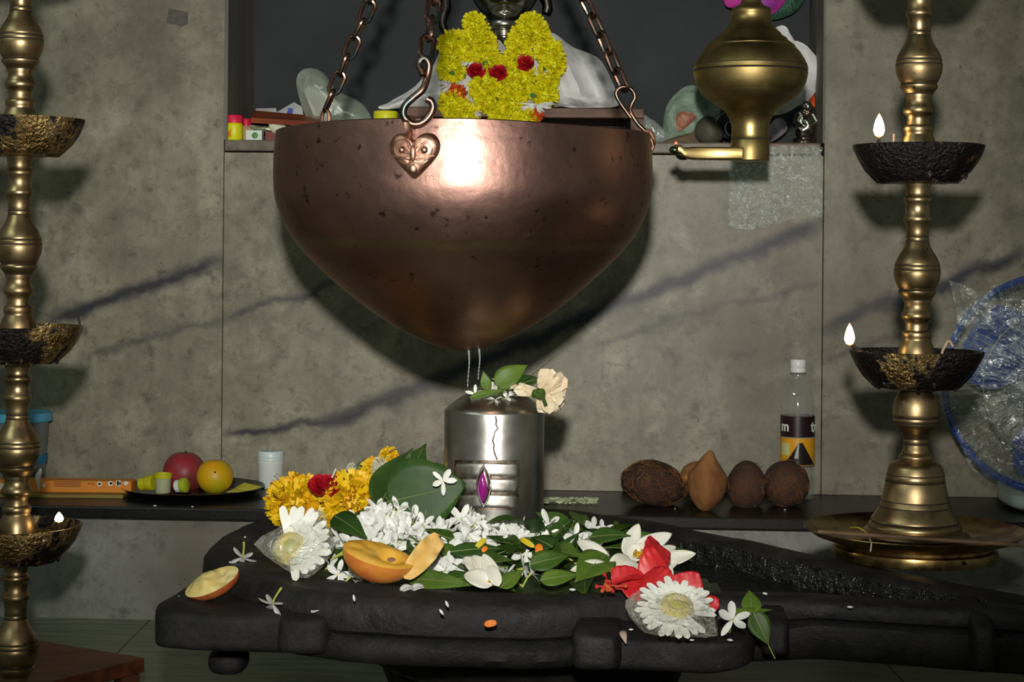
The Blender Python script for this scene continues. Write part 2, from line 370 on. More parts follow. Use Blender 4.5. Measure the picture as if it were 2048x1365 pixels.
r2 = t.n('ValToRGB'); e_ = r2.color_ramp.elements; e_[0].color = (0.05,) * 3 + (1,); e_[1].color = (0.12,) * 3 + (1,); n_ = e_.new(0.25); n_.color = (0.8,) * 3 + (1,); n_ = e_.new(0.6); n_.color = (1,) * 3 + (1,)
t.l(sp_.outputs[2], r2.inputs[0]); t.l(t.math('MULTIPLY', r2.outputs[0], 24), t.b.inputs['Emission Strength']); m_flame = t.m
m_wick = M('burnt_wick', (0.02, 0.014, 0.010, 1), 0.8)
m_wick2 = M('cotton_wick', (0.50, 0.36, 0.24, 1), 0.9)

# ================================================================ stone base
m_rock = NT('black_stone'); t = m_rock
t.color(t.mix(t.math('MULTIPLY', t.ramp(t.noise(11, 7, 0.72), 0.48, 0.70), 0.7), t.ramp(t.noise(30, 6, 0.7), 0.3, 0.75, (0.007, 0.0068, 0.0078, 1), (0.022, 0.0205, 0.0215, 1)), (0.040, 0.036, 0.036, 1)))
t.rough(t.ramp(t.noise(18, 5), 0.35, 0.65, (0.45,) * 3 + (1,), (0.75,) * 3 + (1,))); t.b.inputs['Specular IOR Level'].default_value = 0.3; t.bump(t.noise(55, 6, 0.7), 0.55, 0.006); m_rock = t.m
m_wet = NT('wet_stone'); t = m_wet
t.color((0.008, 0.0085, 0.009, 1)); t.rough(0.10); t.bump(t.noise(60, 4, 0.6), 1.0, 0.016); t.b.inputs['Specular IOR Level'].default_value = 0.7; m_wet = t.m
OUT = [(410, 1108), (422, 1082), (455, 1058), (530, 1034), (640, 1018), (760, 1008), (880, 1004), (1000, 1006), (1090, 1013), (1190, 1024), (1300, 1040), (1400, 1058), (1500, 1078), (1600, 1098), (1700, 1118),
       (1800, 1138), (1900, 1158), (2000, 1178), (2120, 1200), (2180, 1215), (2150, 1228), (2048, 1224), (1900, 1214), (1750, 1206), (1600, 1199), (1480, 1195), (1380, 1194), (1290, 1195), (1200, 1199), (1080, 1204), (960, 1204), (820, 1201), (700, 1194), (600, 1183), (520, 1168), (450, 1145)]
def catmull(pts, n):
    o = []; m = len(pts)
    for k in range(m):
        a, b, c, d = pts[k - 1], pts[k], pts[(k + 1) % m], pts[(k + 2) % m]
        for i in range(n):
            q = i / n
            o.append(0.5 * ((2 * b) + (c - a) * q + (2 * a - 5 * b + 4 * c - d) * q * q + (3 * b - a - 3 * c + d) * q ** 3))
    return o
oc = catmull([on_z(u, v, Z_ROCK) for u, v in OUT], 6)
N = len(oc)
onr = []
for k in range(N):
    t_ = (oc[(k + 2) % N] - oc[k - 2]); onr.append(Vector((t_.y, -t_.x, 0)).normalized())
ctr = sum(oc, Vector()) / N
if (oc[0] - ctr).dot(onr[0]) < 0: onr = [-q for q in onr]
def ring(mb_in, prof, amp=0.0035, k0=False):
    vs = []; fs = []
    for k, (ins, z) in enumerate(prof):
        for i in range(N):
            p = oc[i] - onr[i] * (ins * (1 if ins < 0.02 or k0 else 1 + 1.1 * max(0.0, min(1.0, (0.12 - oc[i].x) / 0.25)) * (0.4 if onr[i].y > 0.3 else 1.0)))
            q = max(0.0, min(1.0, (p.x - 0.20) / 0.12)); dz = zr - z
            if dz < 0.075 and ins < 0.045: dz *= 1 - 0.45 * q * (1 if dz < 0.055 else (0.075 - dz) / 0.02)
            p = Vector((p.x, p.y, zr - dz))
            w = noise.noise(p * 14) * amp + noise.noise(p * 45) * amp * 0.35
            vs.append(p + onr[i] * w + Vector((0, 0, noise.noise(p * 11 + Vector((9, 9, 9))) * amp * 0.8)))
    for k in range(len(prof) - 1):
        for i in range(N):
            j = (i + 1) % N; fs.append((k * N + i, k * N + j, (k + 1) * N + j, (k + 1) * N + i))
    mb_in.add(vs, fs); return mb_in
zr = Z_ROCK
LX, LY = at(988, 900, 2.235).x, 2.235  # linga axis
stone = root('stone_pedestal', 'black carved stone pedestal with a long water spout and rounded front lobes', 'pedestal', (LX, LY, 0))
body = part('upper_tier', ring(MB(), [(0.046, zr - 0.007), (0.040, zr - 0.0025), (0.028, zr - 0.0003), (0.014, zr), (0.006, zr - 0.0035), (0.001, zr - 0.011), (-0.001, zr - 0.025), (0.001, zr - 0.036), (0.010, zr - 0.042)]), m_rock, stone)
inn = ring(MB(), [(0.046, zr - 0.007), (0.050, zr - 0.018), (0.052, zr - 0.033)], 0.0035)
inn.f.append(tuple(2 * N + i for i in range(N)))
part('basin', inn, m_wet, stone, label='wet black channel of the spout')
low_ = ring(MB(), [(0.012, zr - 0.040), (0.003, zr - 0.044), (-0.002, zr - 0.050), (-0.002, zr - 0.060), (0.004, zr - 0.068), (0.016, zr - 0.072), (0.050, zr - 0.074)], 0.0035, True)
low_.f.append(tuple(reversed([6 * N + i for i in range(N)])))
part('lower_tier', low_, m_rock, stone)
def rock(name, u0, u1, v_front, ztop, zbot, depth, rot=-0.10, e=0.30, amp=0.006):
    """rounded stone block whose front-top edge stands at v_front"""
    um = (u0 + u1) / 2; p = on_z(um, v_front, ztop)
    hx = (u1 - u0) / 2 / F * p.y
    def jit(q): return q + Vector((noise.noise(q * 18 + p), noise.noise(q * 18 - p), noise.noise(q * 16 + p * 2))) * amp
    return part(name, MB().ell((p.x, p.y + depth / 2, (ztop + zbot) / 2), hx, depth / 2, (ztop - zbot) / 2, 56, 28, e, rot, jit), m_rock, stone, angle=60)
rock('lobe', 306, 660, 1226, ZC - 0.383, ZC - 0.428, 0.22, -0.10)
rock('boss', 556, 662, 1236, ZC - 0.384, ZC - 0.424, 0.10, -0.10, 0.35, 0.003)
rock('lobe', 1160, 1533, 1276, ZC - 0.386, ZC - 0.424, 0.24, -0.10)
rock('boss', 1152, 1252, 1268, ZC - 0.380, ZC - 0.420, 0.12, -0.10, 0.35, 0.003)
rock('collar', 1536, 1590, 1242, ZC - 0.368, ZC - 0.408, 0.12, -0.10, 0.4, 0.003)
rock('collar', 1962, 2012, 1240, ZC - 0.366, ZC - 0.426, 0.16, -0.10, 0.4, 0.003)
p = at(458, 1320, 2.02); part('knob', MB().ell(p, 0.022, 0.03, 0.014, 20, 12, 0.7), m_rock, stone)
part('pedestal_column', MB().lathe([(0.27, 0.0), (0.27, 0.02), (0.25, 0.035), (0.21, 0.05), (0.17, 0.09), (0.19, 0.14), (0.25, 0.175), (0.27, zr - 0.072)], 64, (LX + 0.05, LY - 0.0, 0)), m_rock, stone)
# shallow water standing in the basin
wi = [oc[i] - onr[i] * 0.049 * (1 + 1.1 * max(0.0, min(1.0, (0.12 - oc[i].x) / 0.25)) * (0.4 if onr[i].y > 0.3 else 1.0)) for i in range(N)]; wi = [Vector((p.x, p.y, zr - 0.0155)) for p in wi if p.x < at(1330, 1100, 2.1).x]
wm = MB(); wm.add(wi + [p - V(0, 0, 0.002) for p in wi], [tuple(range(len(wi))), tuple(reversed(range(len(wi), 2 * len(wi))))] + [(i, (i + 1) % len(wi), (i + 1) % len(wi) + len(wi), i + len(wi)) for i in range(len(wi))])
t = NT('water'); t.color((0.012, 0.014, 0.012, 1)); t.rough(0.04); t.b.inputs['Alpha'].default_value = 0.75; t.bump(t.noise(25, 2), 0.08, 0.003); m_water = t.m
single('basin_water', wm, m_water, 'shallow dark water standing in the stone basin', 'water', kind='stuff', smooth=False)

# ================================================================ silver linga
LR = 100 / F * 2.235
lz0 = zr - 0.030; lz1 = at(988, 820, 2.235).z; lz2 = at(988, 776, 2.235).z
linga = root('silver_linga', 'silver covered cylindrical linga with domed top and a jewelled eye', 'linga', (LX, LY, lz0))
pr = [(LR * 0.99, lz0), (LR, lz0 + 0.004), (LR, lz1 - 0.0015), (LR * 0.996, lz1)]
for k in range(1, 11):
    q = 1 - k / 10; pr.append((LR * 0.99 * q, lz1 + (lz2 - lz1) * (1 - q ** 2.2)))
part('body', MB().lathe([(r, z) for r, z in pr[:-1]] + [(0.0, lz2)], 96, (LX, LY, 0)), m_silver, linga)
def lpt(u, v, dr=0.0):                 # pixel onto the linga's front surface
    s_ = max(-0.98, min(0.98, (u - 988) / 100)); th = math.asin(s_); D = LY - LR * math.cos(th)
    z = at(u, v, D).z; r = LR + dr
    return Vector((LX + r * math.sin(th), LY - r * math.cos(th), z))
part('backing', MB().grid(lambda a, b: lpt(912 + 126 * a, 921 + 100 * b, 0.0006), 24, 16), m_silver_dark, linga, label='dark tarnished seam around the bands')
for v0, v1, u0, u1 in ((926, 953, 913, 1036), (957, 985, 910, 1037), (989, 1016, 914, 1034)):
    def bf(a, b):
        s_, t_ = 2 * a - 1, 2 * b - 1
        k = (1 - abs(t_) ** 6) * (1 - abs(s_) ** 14)
        hw = 1 - 0.04 * (abs(t_) ** 4)
        return lpt((u0 + u1) / 2 + (u1 - u0) / 2 * s_ * hw, (v0 + v1) / 2 + (v1 - v0) / 2 * t_ + 1.5 * abs(s_), 0.0002 + 0.0030 * max(0, k) ** 0.5)
    part('band', MB().grid(bf, 34, 14), m_silver2, linga)
def marq(u0, v0, hw, hh, dr0, dr1, mb=None, lean=0.0):
    mb = mb or MB()
    def g(a, b):
        ang = 2 * PI * a; y = math.sin(ang); x = math.copysign(1 - abs(y) ** 2.0, math.cos(ang)) if abs(math.cos(ang)) > 1e-6 else 0
        return lpt(u0 + hw * x * b + lean * y, v0 + hh * y * b, dr0 + (dr1 - dr0) * (1 - b ** 3))
    return mb.grid(g, 40, 8, wrapu=True)
eye = part('eye_setting', marq(971, 971, 15, 46, 0.001, 0.0062), m_silver_dark, linga, label='pointed oval silver setting')
rim = [lpt(971 + 12.5 * math.copysign(1 - abs(math.sin(2 * PI * k / 60)) ** 2.0, math.cos(2 * PI * k / 60 + 1e-4)), 971 + 42 * math.sin(2 * PI * k / 60), 0.0062) for k in range(60)]
part('beaded_rim', MB().tube(rim, [0.0008 + 0.0004 * (k % 2) for k in range(60)], 6, True), m_silver2, eye)
t = NT('purple_gem'); t.color((0.28, 0.012, 0.20, 1)); t.rough(0.08); t.b.inputs['Coat Weight'].default_value = 1; t.bump(t.noise(200), 0.3); m_gem = t.m
part('gem', marq(969, 975, 8.5, 31, 0.0055, 0.0085), m_gem, eye, label='purple gemstone')
crk = [(991, 832), (993, 842), (992, 850), (996, 858), (990, 864), (988, 874), (986, 882), (989, 890), (988, 898), (991, 910), (995, 920)]
part('seam', MB().tube([lpt(u, v, 0.0008) for u, v in crk], 0.0011, 6), m_silver_dark, linga, label='wavy solder seam')

# ================================================================ copper pot
PD = 2.235; PX = at(926, 400, PD).x
prof_px = [(268, 373), (290, 375), (317, 377), (356, 377.5), (395, 375), (434, 363), (473, 343), (490, 331), (512, 312), (551, 272), (590, 227), (629, 175), (668, 112), (688, 64), (699, 28), (704, 0)]
prof = [(h / F * PD, ZC + (CV - v) / F * PD) for v, h in prof_px]
def smooth_prof(pr, n=5):
    P3 = [Vector((r, z, 0)) for r, z in pr]; o = []
    for k in range(len(P3) - 1):
        a = P3[k - 1] if k else P3[0] * 2 - P3[1]; b, c = P3[k], P3[k + 1]; d = P3[k + 2] if k + 2 < len(P3) else P3[k + 1] * 2 - P3[k]
        for i in range(n):
            q = i / n; w = 0.5 * ((2 * b) + (c - a) * q + (2 * a - 5 * b + 4 * c - d) * q * q + (3 * b - a - 3 * c + d) * q ** 3); o.append((max(0, w.x), w.y))
    o.append(pr[-1]); return o
sp = smooth_prof(prof, 4)
inner = [(max(0.0, r - 0.004), z + (0.004 if k > 20 else 0)) for k, (r, z) in enumerate(sp)]
pot = root('copper_pot', 'large hammered copper drip pot hung above the silver linga', 'pot', (PX, PD, prof[-1][1]))
dent = lambda q, k, a: q * (1 + 0.004 * noise.noise(Vector((q.x, q.y, q.z)) * 7))
part('body', MB().lathe(list(reversed(inner)) + [(sp[0][0] - 0.002, sp[0][1] + 0.0012)] + sp, 128, (PX, PD, 0), dent), m_copper, pot, angle=50)
PR = 376 / F * PD
def pot_pt(u, v):
    X0 = PX; th = -0.2
    for _ in range(12):
        D = PD - PR * math.cos(th); x = at(u, v, D).x; th = math.asin(max(-1, min(1, (x - X0) / PR)))
    return th, at(u, v, PD - PR * math.cos(th)).z
th, hz = pot_pt(831, 309)
er = V(math.sin(th), -math.cos(th), 0); et = V(math.cos(th), math.sin(th), 0); ez = V(0, 0, 1)
hc = V(PX, PD, hz) + er * (PR * 1.009); HS = PD - PR
HO = [(0, -28), (10, -38), (26, -43), (42, -38), (52, -22), (50, -4), (40, 12), (24, 29), (10, 43), (0, 49)]
HO = HO + [(-x, y) for x, y in reversed(HO[1:-1])]
HO = catmull([V(x, -y, 0) for x, y in HO], 4)
def heart(s_, t_):                     # angle fraction, radius fraction -> heart pillow
    o_ = HO[int(round(s_ * len(HO))) % len(HO)]; x, y = o_.x / 52, o_.y / 45
    lift = 0.0085 * (1 - t_ ** 5) ** 0.6
    return hc + et * (x * t_ * 52 / F * HS) + ez * (y * t_ * 45 / F * HS) + er * (lift + 0.0004 + 0.0006 * noise.noise(Vector((x * 3, y * 3, t_ * 4))))
hb = part('heart_plate', MB().grid(heart, len(HO), 14, wrapu=True), m_copper2, pot, label='heart shaped copper mount with an embossed face')
def hp(u, v, l): return hc + et * ((u - 831) / F * HS) - ez * ((v - 309) / F * HS) + er * l
for sx in (-1, 1):
    eu = 831 + sx * 23
    part('eye_boss', MB().ell(hp(eu, 301, 0.0082), 0.0044, 0.004, 0.0044, 14, 10), m_copper2, hb)
    part('eye_ring', MB().tube([hp(eu + 15 * math.cos(2 * PI * k / 24), 300 + 13 * math.sin(2 * PI * k / 24), 0.0076) for k in range(24)], 0.0012, 6, True), m_copper2, hb)
    part('brow', MB().tube([hp(831 + sx * x, y, l) for x, y, l in ((4, 300, 0.0085), (8, 288, 0.0085), (20, 279, 0.0076), (34, 283, 0.0068), (44, 294, 0.0052))], 0.0013, 6), m_copper2, hb)
    part('whisker', MB().tube([hp(831 + sx * x, y, l) for x, y, l in ((4, 322, 0.0085), (16, 319, 0.0082), (30, 314, 0.0072), (42, 312, 0.0055))], 0.0012, 6), m_copper2, hb)
part('nose', MB().ell(hp(831, 308, 0.0085), 0.0040, 0.0035, 0.0095, 14, 10), m_copper2, hb)
part('mouth', MB().tube([hp(x, y, l) for x, y, l in ((802, 322, 0.0072), (815, 330, 0.0082), (831, 326, 0.0086), (847, 330, 0.0082), (860, 322, 0.0072))], 0.0012, 6), m_copper2, hb)
part('tongue', MB().ell(hp(831, 338, 0.0075), 0.0050, 0.0025, 0.0060, 14, 10), m_copper2, hb)
part('eyelet', MB().tube([hp(823, 272, 0.004), hp(823, 262, 0.010), hp(823, 248, 0.012), hp(823, 238, 0.008), hp(823, 236, -0.002), hp(823, 240, -0.008)], 0.0062, 8, flat=0.4), m_copper2, pot)
rr = V(PX, PD, 0) + V(math.sin(1.70), -math.cos(1.70), 0) * PR
rr.z = at(1303, 283, rr.y).z
part('side_ring', MB().tube([rr + V(math.sin(1.70), -math.cos(1.70), 0) * (0.007 * math.cos(2 * PI * k / 20)) + V(0, 0, 0.013 * math.sin(2 * PI * k / 20)) for k in range(20)], 0.0028, 8, True), m_copper2, pot)
lr_ = V(PX, PD, 0) + V(math.sin(-2.20), -math.cos(-2.20), 0) * (PR - 0.004); lr_.z = at(672, 240, lr_.y).z
part('side_ring', MB().tube([lr_ + V(math.sin(-2.2), -math.cos(-2.2), 0) * (0.007 * math.cos(2 * PI * k / 20)) + V(0, 0, 0.013 * math.sin(2 * PI * k / 20)) for k in range(20)], 0.0028, 8, True), m_copper2, pot)
# drips
t = NT('dripping_water'); t.color((0.9, 0.95, 0.95, 1)); t.rough(0.03); t.b.inputs['Alpha'].default_value = 0.20; t.b.inputs['Specular IOR Level'].default_value = 1.0; m_drip = t.m
for (u, v0, v1), lab in zip(((937, 698, 775), (958, 698, 760)), ('longer thin water drip falling from the lowest tip of the copper pot', 'shorter thin water drip falling from the copper pot above the leaves')):
    pts = []; rs = []
    for k in range(30):
        q = k / 29; pts.append(at(u + 1.5 * math.sin(q * 5), v0 + (v1 - v0) * q, PD - 0.006)); rs.append(0.0007 + 0.0005 * math.sin(k * 1.9) * q + 0.0008 * (1 - q) ** 3)
    single('water_drip', MB().tube(pts, rs, 8), m_drip, lab, 'water', 'drips under the pot')

# ================================================================ chains
APEX = at(950, -450, 2.235)
lk = []
for k in range(28):
    a = 2 * PI * k / 28; x = 0.0072 * math.cos(a); z = 0.0072 * math.sin(a) + math.copysign(0.0080, math.sin(a)); lk.append(V(x, 0, z))
link_me = MB().tube(lk, 0.0029, 8, True).mesh('link', m_chain)
def chain(label, a, b, pitch=0.0256, hook=None):
    a, b = Vector(a), Vector(b); d = b - a; n = int(round(d.length / pitch)); st = d / n
    r = root('hanging_chain', label, 'chain', a)
    q = d.to_track_quat('Z', 'Y').to_matrix().to_4x4()
    for k in range(n):
        c = bpy.data.objects.new('link', link_me); COL.objects.link(c); c.parent = r
        c.matrix_local = Matrix.Translation(st * (k + 0.5)) @ q @ Matrix.Rotation(0.5 + (PI / 2 if k % 2 else 0) + 0.15 * math.sin(k * 3), 4, 'Z') @ Matrix.Rotation(0.08 * math.sin(k * 2.1), 4, 'X')
    if hook: part('hook', MB().tube(hook[0], hook[1], 10), m_chain, r)
    return r
chain('copper chain hooked inside the left rim of the copper pot', lr_ + V(0, 0, 0.014), APEX + V(-0.01, 0, 0))
HD = PD - PR - 0.006
hk = [(846, 150), (838, 128), (848, 116), (858, 128), (855, 152), (846, 178), (826, 196), (810, 212), (807, 230), (820, 246), (838, 248), (856, 236), (866, 216), (862, 202), (852, 194)]
chain('copper chain with an open hook above the heart shaped mount', at(851, 112, HD + 0.004), APEX + V(0, -0.01, 0),
      hook=(catmull([at(u, v, HD + (0.004 if 0 < i < 5 else 0)) for i, (u, v) in enumerate(hk)], 5)[:-5], 0.0041))
R2 = rr.y
hk2 = [(1262, 236), (1240, 205), (1232, 186), (1244, 174), (1262, 178), (1270, 194), (1262, 212), (1262, 226), (1276, 248), (1290, 262), (1301, 276), (1303, 290)]
chain('copper chain looped onto the right rim of the copper pot', at(1250, 178, R2), APEX + V(0.01, 0.004, 0),
      hook=(catmull([at(u, v, R2 + 0.002 * math.sin(i)) for i, (u, v) in enumerate(hk2)], 5)[:-5], 0.0027))
hr = root('ceiling_rod', 'iron rod carrying the three chains from the ceiling', 'rod', APEX)
part('rod', MB().tube([APEX + V(0, 0, 0.03), V(APEX.x, APEX.y, Z_TOP)], 0.006, 10), m_chain, hr)
part('ring', MB().tube([APEX + V(0.02 * math.cos(2 * PI * k / 20), 0, 0.012 + 0.02 * math.sin(2 * PI * k / 20)) for k in range(20)], 0.004, 8, True), m_chain, hr)
# ================================================================ standing brass lamps
SEC = [(368, 29), (374, 28), (380, 25), (390, 23), (398, 23), (401, 26), (405, 27.5), (410, 27), (413, 23.5), (425, 23.5), (437, 24.5), (440, 27.5), (445, 28), (449, 27), (452, 23.5), (470, 22), (478, 22), (479, 21.2), (481, 22), (486, 22.5), (487, 21.8), (489, 23),
       (498, 26), (508, 31.5), (519, 39), (530, 43.5), (534, 44.4), (535, 43.6), (536.5, 44.8), (543, 45.8), (544, 45), (545.5, 46), (553, 46), (562, 44.5), (572, 40.5), (579, 37), (581, 34.5), (583, 34.5), (585, 37.5), (589, 37.5), (596, 32), (600, 28.6), (602, 27), (604, 27.5), (611, 24),
       (619, 24.5), (625, 27), (630, 30), (636, 30.6), (641, 27.5), (644, 23.5), (652, 22), (662, 23.5), (664, 28), (668, 29.5), (675, 29), (679, 27), (682, 28), (690, 32), (702, 36), (722, 38)]
BASE = [(772, 28), (778, 28), (779, 26.5), (781, 29), (790, 36), (800, 42), (814, 45), (828, 45.5), (835, 45), (836, 44), (838, 45), (845, 44.5), (846, 43.2), (848, 43.5), (856, 38), (864, 30), (870, 26), (877, 24.2), (878, 23.4), (880, 24.2), (888, 24), (889, 23.2), (891, 24), (899, 25), (904, 28), (907, 27),
        (911, 33), (916, 34.5), (919, 33), (922, 37), (925, 44), (929, 50), (936, 54), (948, 57), (949, 56), (951, 57.4), (962, 59), (963, 58), (965, 59.3), (984, 63), (1000, 67), (1001, 66), (1003, 67.4), (1012, 70.5), (1013, 69.4), (1015, 71), (1026, 78), (1037, 86), (1041, 87), (1043, 84), (1046, 90), (1054, 93), (1057, 92), (1059, 99), (1064, 104), (1070, 108)]
def flame_at(parent, p, h, w):
    fl = MB().lathe([(0.0, 0), (w * 0.7, h * 0.10), (w, h * 0.30), (w * 0.86, h * 0.52), (w * 0.5, h * 0.78), (0.0, h)], 16, p)
    o = part('flame', fl, m_flame, parent, label='small burning flame')
    return o
def oil_lamp(label, u_axis, D, v_rims, group, sooty_m, k=1.0, base=None, vscale=1.0):
    """v_rims: dish rims from the top; the profile is metric: right-lamp pixels at its own distance"""
    s_ = 2.14 / F
    ax = at(u_axis, 700, D)
    zs = [at(u_axis, v, D).z for v in v_rims]
    zb = base
    r = root('standing_oil_lamp', label, 'lamp', (ax.x, D, zb), group)
    C = (ax.x, D, 0)
    for i, z in enumerate(zs):
        # pole section standing in this dish and reaching up to the dish above
        top = zs[i - 1] - 70 * s_ if i else None
        sec = [(h * s_, z - (v - 702) * s_) for v, h in SEC]
        if top is not None:
            z_hi = sec[0][1]; f_ = (top - z) / (z_hi - z); sec = [(rr_, z + (zz - z) * f_) for rr_, zz in sec]
        part('pole_section', MB().lathe(list(reversed(sec)), 64, C), m_brass, r, angle=55)
        zf_ = (lambda v: z - (v - 702) * s_ * (f_ if top is not None else 1.0))
        for v, h in ((479, 21.6), (487, 22.2), (535, 44.1), (544, 45.4), (582, 35.0), (602, 27.4)):
            part('engraved_line', MB().tube([V(C[0] + h * s_ * math.cos(2 * PI * q / 48), D + h * s_ * math.sin(2 * PI * q / 48), zf_(v)) for q in range(48)], 0.00065, 5, True), m_wick, r)
        seed = i * 7.3 + u_axis
        def jit(p, kk, a):
            if kk < 2 or kk > 8: return p
            n_ = noise.noise(Vector((math.cos(a) * 3, math.sin(a) * 3, seed + p.z * 40)))
            n2 = noise.noise(Vector((math.cos(a) * 12, math.sin(a) * 12, seed)))
            rad = 1 + 0.018 * n_ + 0.012 * n2
            return Vector((p.x * rad, p.y * rad, p.z - (0.003 * max(0, n2 + 0.1) if kk < 5 else 0)))
        R0 = 130 * s_
        dish = [(30 * s_, z - 76 * s_), (60 * s_, z - 76 * s_), (80 * s_, z - 73 * s_), (92 * s_, z - 62 * s_), (106 * s_, z - 48 * s_), (118 * s_, z - 32 * s_), (127 * s_, z - 12 * s_), (R0, z - 3 * s_), (R0, z),
                (R0 - 0.0018, z + 0.0002), (R0 - 0.0035, z - 3 * s_), (120 * s_, z - 15 * s_), (100 * s_, z - 26 * s_), (60 * s_, z - 34 * s_), (34 * s_, z - 34 * s_)]
        dpart = part('oil_dish', MB().lathe(dish, 96, C, jit), sooty_m[i % len(sooty_m)], r, label='oil dish caked with black soot')
        random.seed(int(seed))
        for q in range(7):
            a = random.uniform(PI, 2 * PI); rr_ = random.uniform(76, 94) * s_; hh = random.uniform(0.003, 0.006)
            part('soot_drip', MB().lathe([(0, -hh), (0.0016, -hh * 0.7), (0.0026, -hh * 0.2), (0.0035, 0.004)], 8, (C[0] + rr_ * math.cos(a), D + rr_ * math.sin(a), z - 72 * s_ + max(0, rr_ - 80 * s_) * 0.85)), m_soot, dpart)
    return r, C, s_, zs
zf = Z_ROCK + 0.001
lampR, C, s_, zs = oil_lamp('tall brass oil lamp with two burning flames standing on the stone spout', 1833, 2.14, (-120, 291, 702), 'standing brass oil lamps', [m_sooty, m_sooty, m_sooty], base=zf)
zt = zs[2]
sec = [(h * s_, zt - (v - 702) * s_) for v, h in BASE]
part('bell_base', MB().lathe(list(reversed(sec)), 72, C), m_brass, lampR, angle=55)
zrim = zt - (1058 - 702) * s_
for v, h in ((836, 44.6), (846, 43.8), (878, 23.8), (889, 23.6), (949, 56.6), (963, 58.7), (1001, 66.7), (1013, 70.2), (1043, 86)):
    part('engraved_line', MB().tube([V(C[0] + h * s_ * math.cos(2 * PI * q / 56), C[1] + h * s_ * math.sin(2 * PI * q / 56), zt - (v - 702) * s_) for q in range(56)], 0.00065, 5, True), m_wick, lampR)
m_plate = metal('brass_plate', (0.52, 0.36, 0.14, 1), (0.16, 0.08, 0.03, 1), 22, 0.45, 0.66, rough=(0.2, 0.38), spots=(60, 0.66, (0.03, 0.02, 0.015, 1)))
zfo = zf
part('drip_plate', MB().lathe([(0, zfo + 0.010), (140 * s_, zfo + 0.010), (150 * s_, zfo), (160 * s_, zfo), (163 * s_, zfo + 0.006), (161 * s_, zfo + 0.012), (154 * s_, zfo + 0.014), (154 * s_, zfo + 0.017), (172 * s_, zfo + 0.020), (200 * s_, zrim - 0.008), (217 * s_, zrim - 0.001), (220 * s_, zrim),
      (219 * s_, zrim + 0.001), (214 * s_, zrim - 0.001), (196 * s_, zrim - 0.007), (165 * s_, zrim - 0.012), (100 * s_, zrim - 0.0135), (0, zrim - 0.0135)], 96, C), m_plate, lampR, angle=50)
top_fin = [(38, 0), (30, 12), (22, 26), (20, 40), (32, 60), (40, 80), (34, 105), (18, 125), (12, 140), (16, 150), (8, 170), (0, 185)]
for LP, CC, zz in ((lampR, C, zs[0] + 334 * s_),): part('finial', MB().lathe([(h * s_, zz + q * s_) for h, q in top_fin], 40, CC), m_brass, LP)
def wick(lp, p0, p1, mat, r=0.0022, mid=None):
    pts = [p0] + ([mid] if mid else []) + [p1]
    return part('wick', MB().tube(catmull(pts + [p1], 4)[:4 * len(pts) - 3], r, 8), mat, lp)
D_ = 2.14
a = wick(lampR, at(1760, 300, D_), at(1757, 279, D_), m_wick); flame_at(a, at(1758, 276, D_), 50 / F * D_, 11.5 / F * D_)
wick(lampR, at(1787, 300, D_), at(1788, 268, D_), m_wick2, 0.0012)
a = wick(lampR, at(1725, 706, D_), at(1704, 691, D_), m_wick, 0.0026, at(1712, 697, D_)); flame_at(a, at(1699, 692, D_), 46 / F * D_, 10.5 / F * D_)
wick(lampR, at(1884, 708, D_ - 0.02), at(1906, 694, D_ - 0.02), m_wick2, 0.0016, at(1897, 682, D_ - 0.02))
DL = 2.18
lampL, C2, s2, zs2 = oil_lamp('tall brass oil lamp with one small flame standing beside the wooden stool', 36, DL, (-165, 238, 652, 1050, 1452), 'standing brass oil lamps', [m_sooty2, m_sooty2, m_sooty2, m_sooty2, m_sooty2], base=0)
part('finial', MB().lathe([(h * s2, zs2[0] + 334 * s2 + q * s2) for h, q in top_fin], 40, C2), m_brass, lampL)
part('foot', MB().lathe([(0.065, 0.0), (0.066, 0.006), (0.060, 0.012), (0.045, 0.016), (0.034, zs2[-1] - 0.044)], 64, C2), m_brass, lampL)
a = wick(lampL, at(120, 1062, DL), at(118, 1048, DL), m_wick); flame_at(a, at(118, 1046, DL), 22 / F * DL, 9 / F * DL)
wick(lampL, at(160, 655, DL), at(154, 629, DL), m_wick, 0.0014, at(158, 640, DL))
# incense stick across the drip plate
st = MB().tube([at(1636, 1064, 2.06), at(1900, 1082, 2.02), at(2110, 1096, 1.99)], 0.0022, 8)
single('incense_stick', st, M('incense_brown', (0.06, 0.035, 0.022, 1), 0.8, col2=(0.25, 0.15, 0.07, 1), scale=3, lo=0.45, hi=0.55), 'long thin incense stick lying across the brass drip plate', 'incense stick')
m_thread = M('pale_thread', P(190, 180, 170, 2.0), 0.8)
single('thread_scrap', MB().tube([at(1739, 1077, 2.0), at(1743, 1088, 1.955), at(1741, 1104, 1.95)], 0.0009, 6), m_thread, 'short white thread hanging over the edge of the brass drip plate', 'thread')
m_ypetal = M('yellow_petal', P(205, 180, 20, 2.1), 0.6)
def strip(p0, p1, w, mat, name, label, cat, group=None, n=5, up=V(0, 0, 1), th=0.0006, curl=0.004):
    p0, p1 = Vector(p0), Vector(p1); ax = p1 - p0; ac = ax.cross(up).normalized(); up2 = ac.cross(ax).normalized()
    mb = MB().grid(lambda a, b: p0 + ax * a + ac * w * (b - 0.5) * math.sin(PI * min(0.95, a * 0.85 + 0.12)) + up2 * curl * math.sin(PI * a), 8, 3)
    return solid(single(name, mb, mat, label, cat, group), th, 1)
strip(at(1697, 1057, 2.08), at(1733, 1066, 2.06), 0.004, m_ypetal, 'petal', 'narrow yellow petal stuck on the brass drip plate', 'petal')

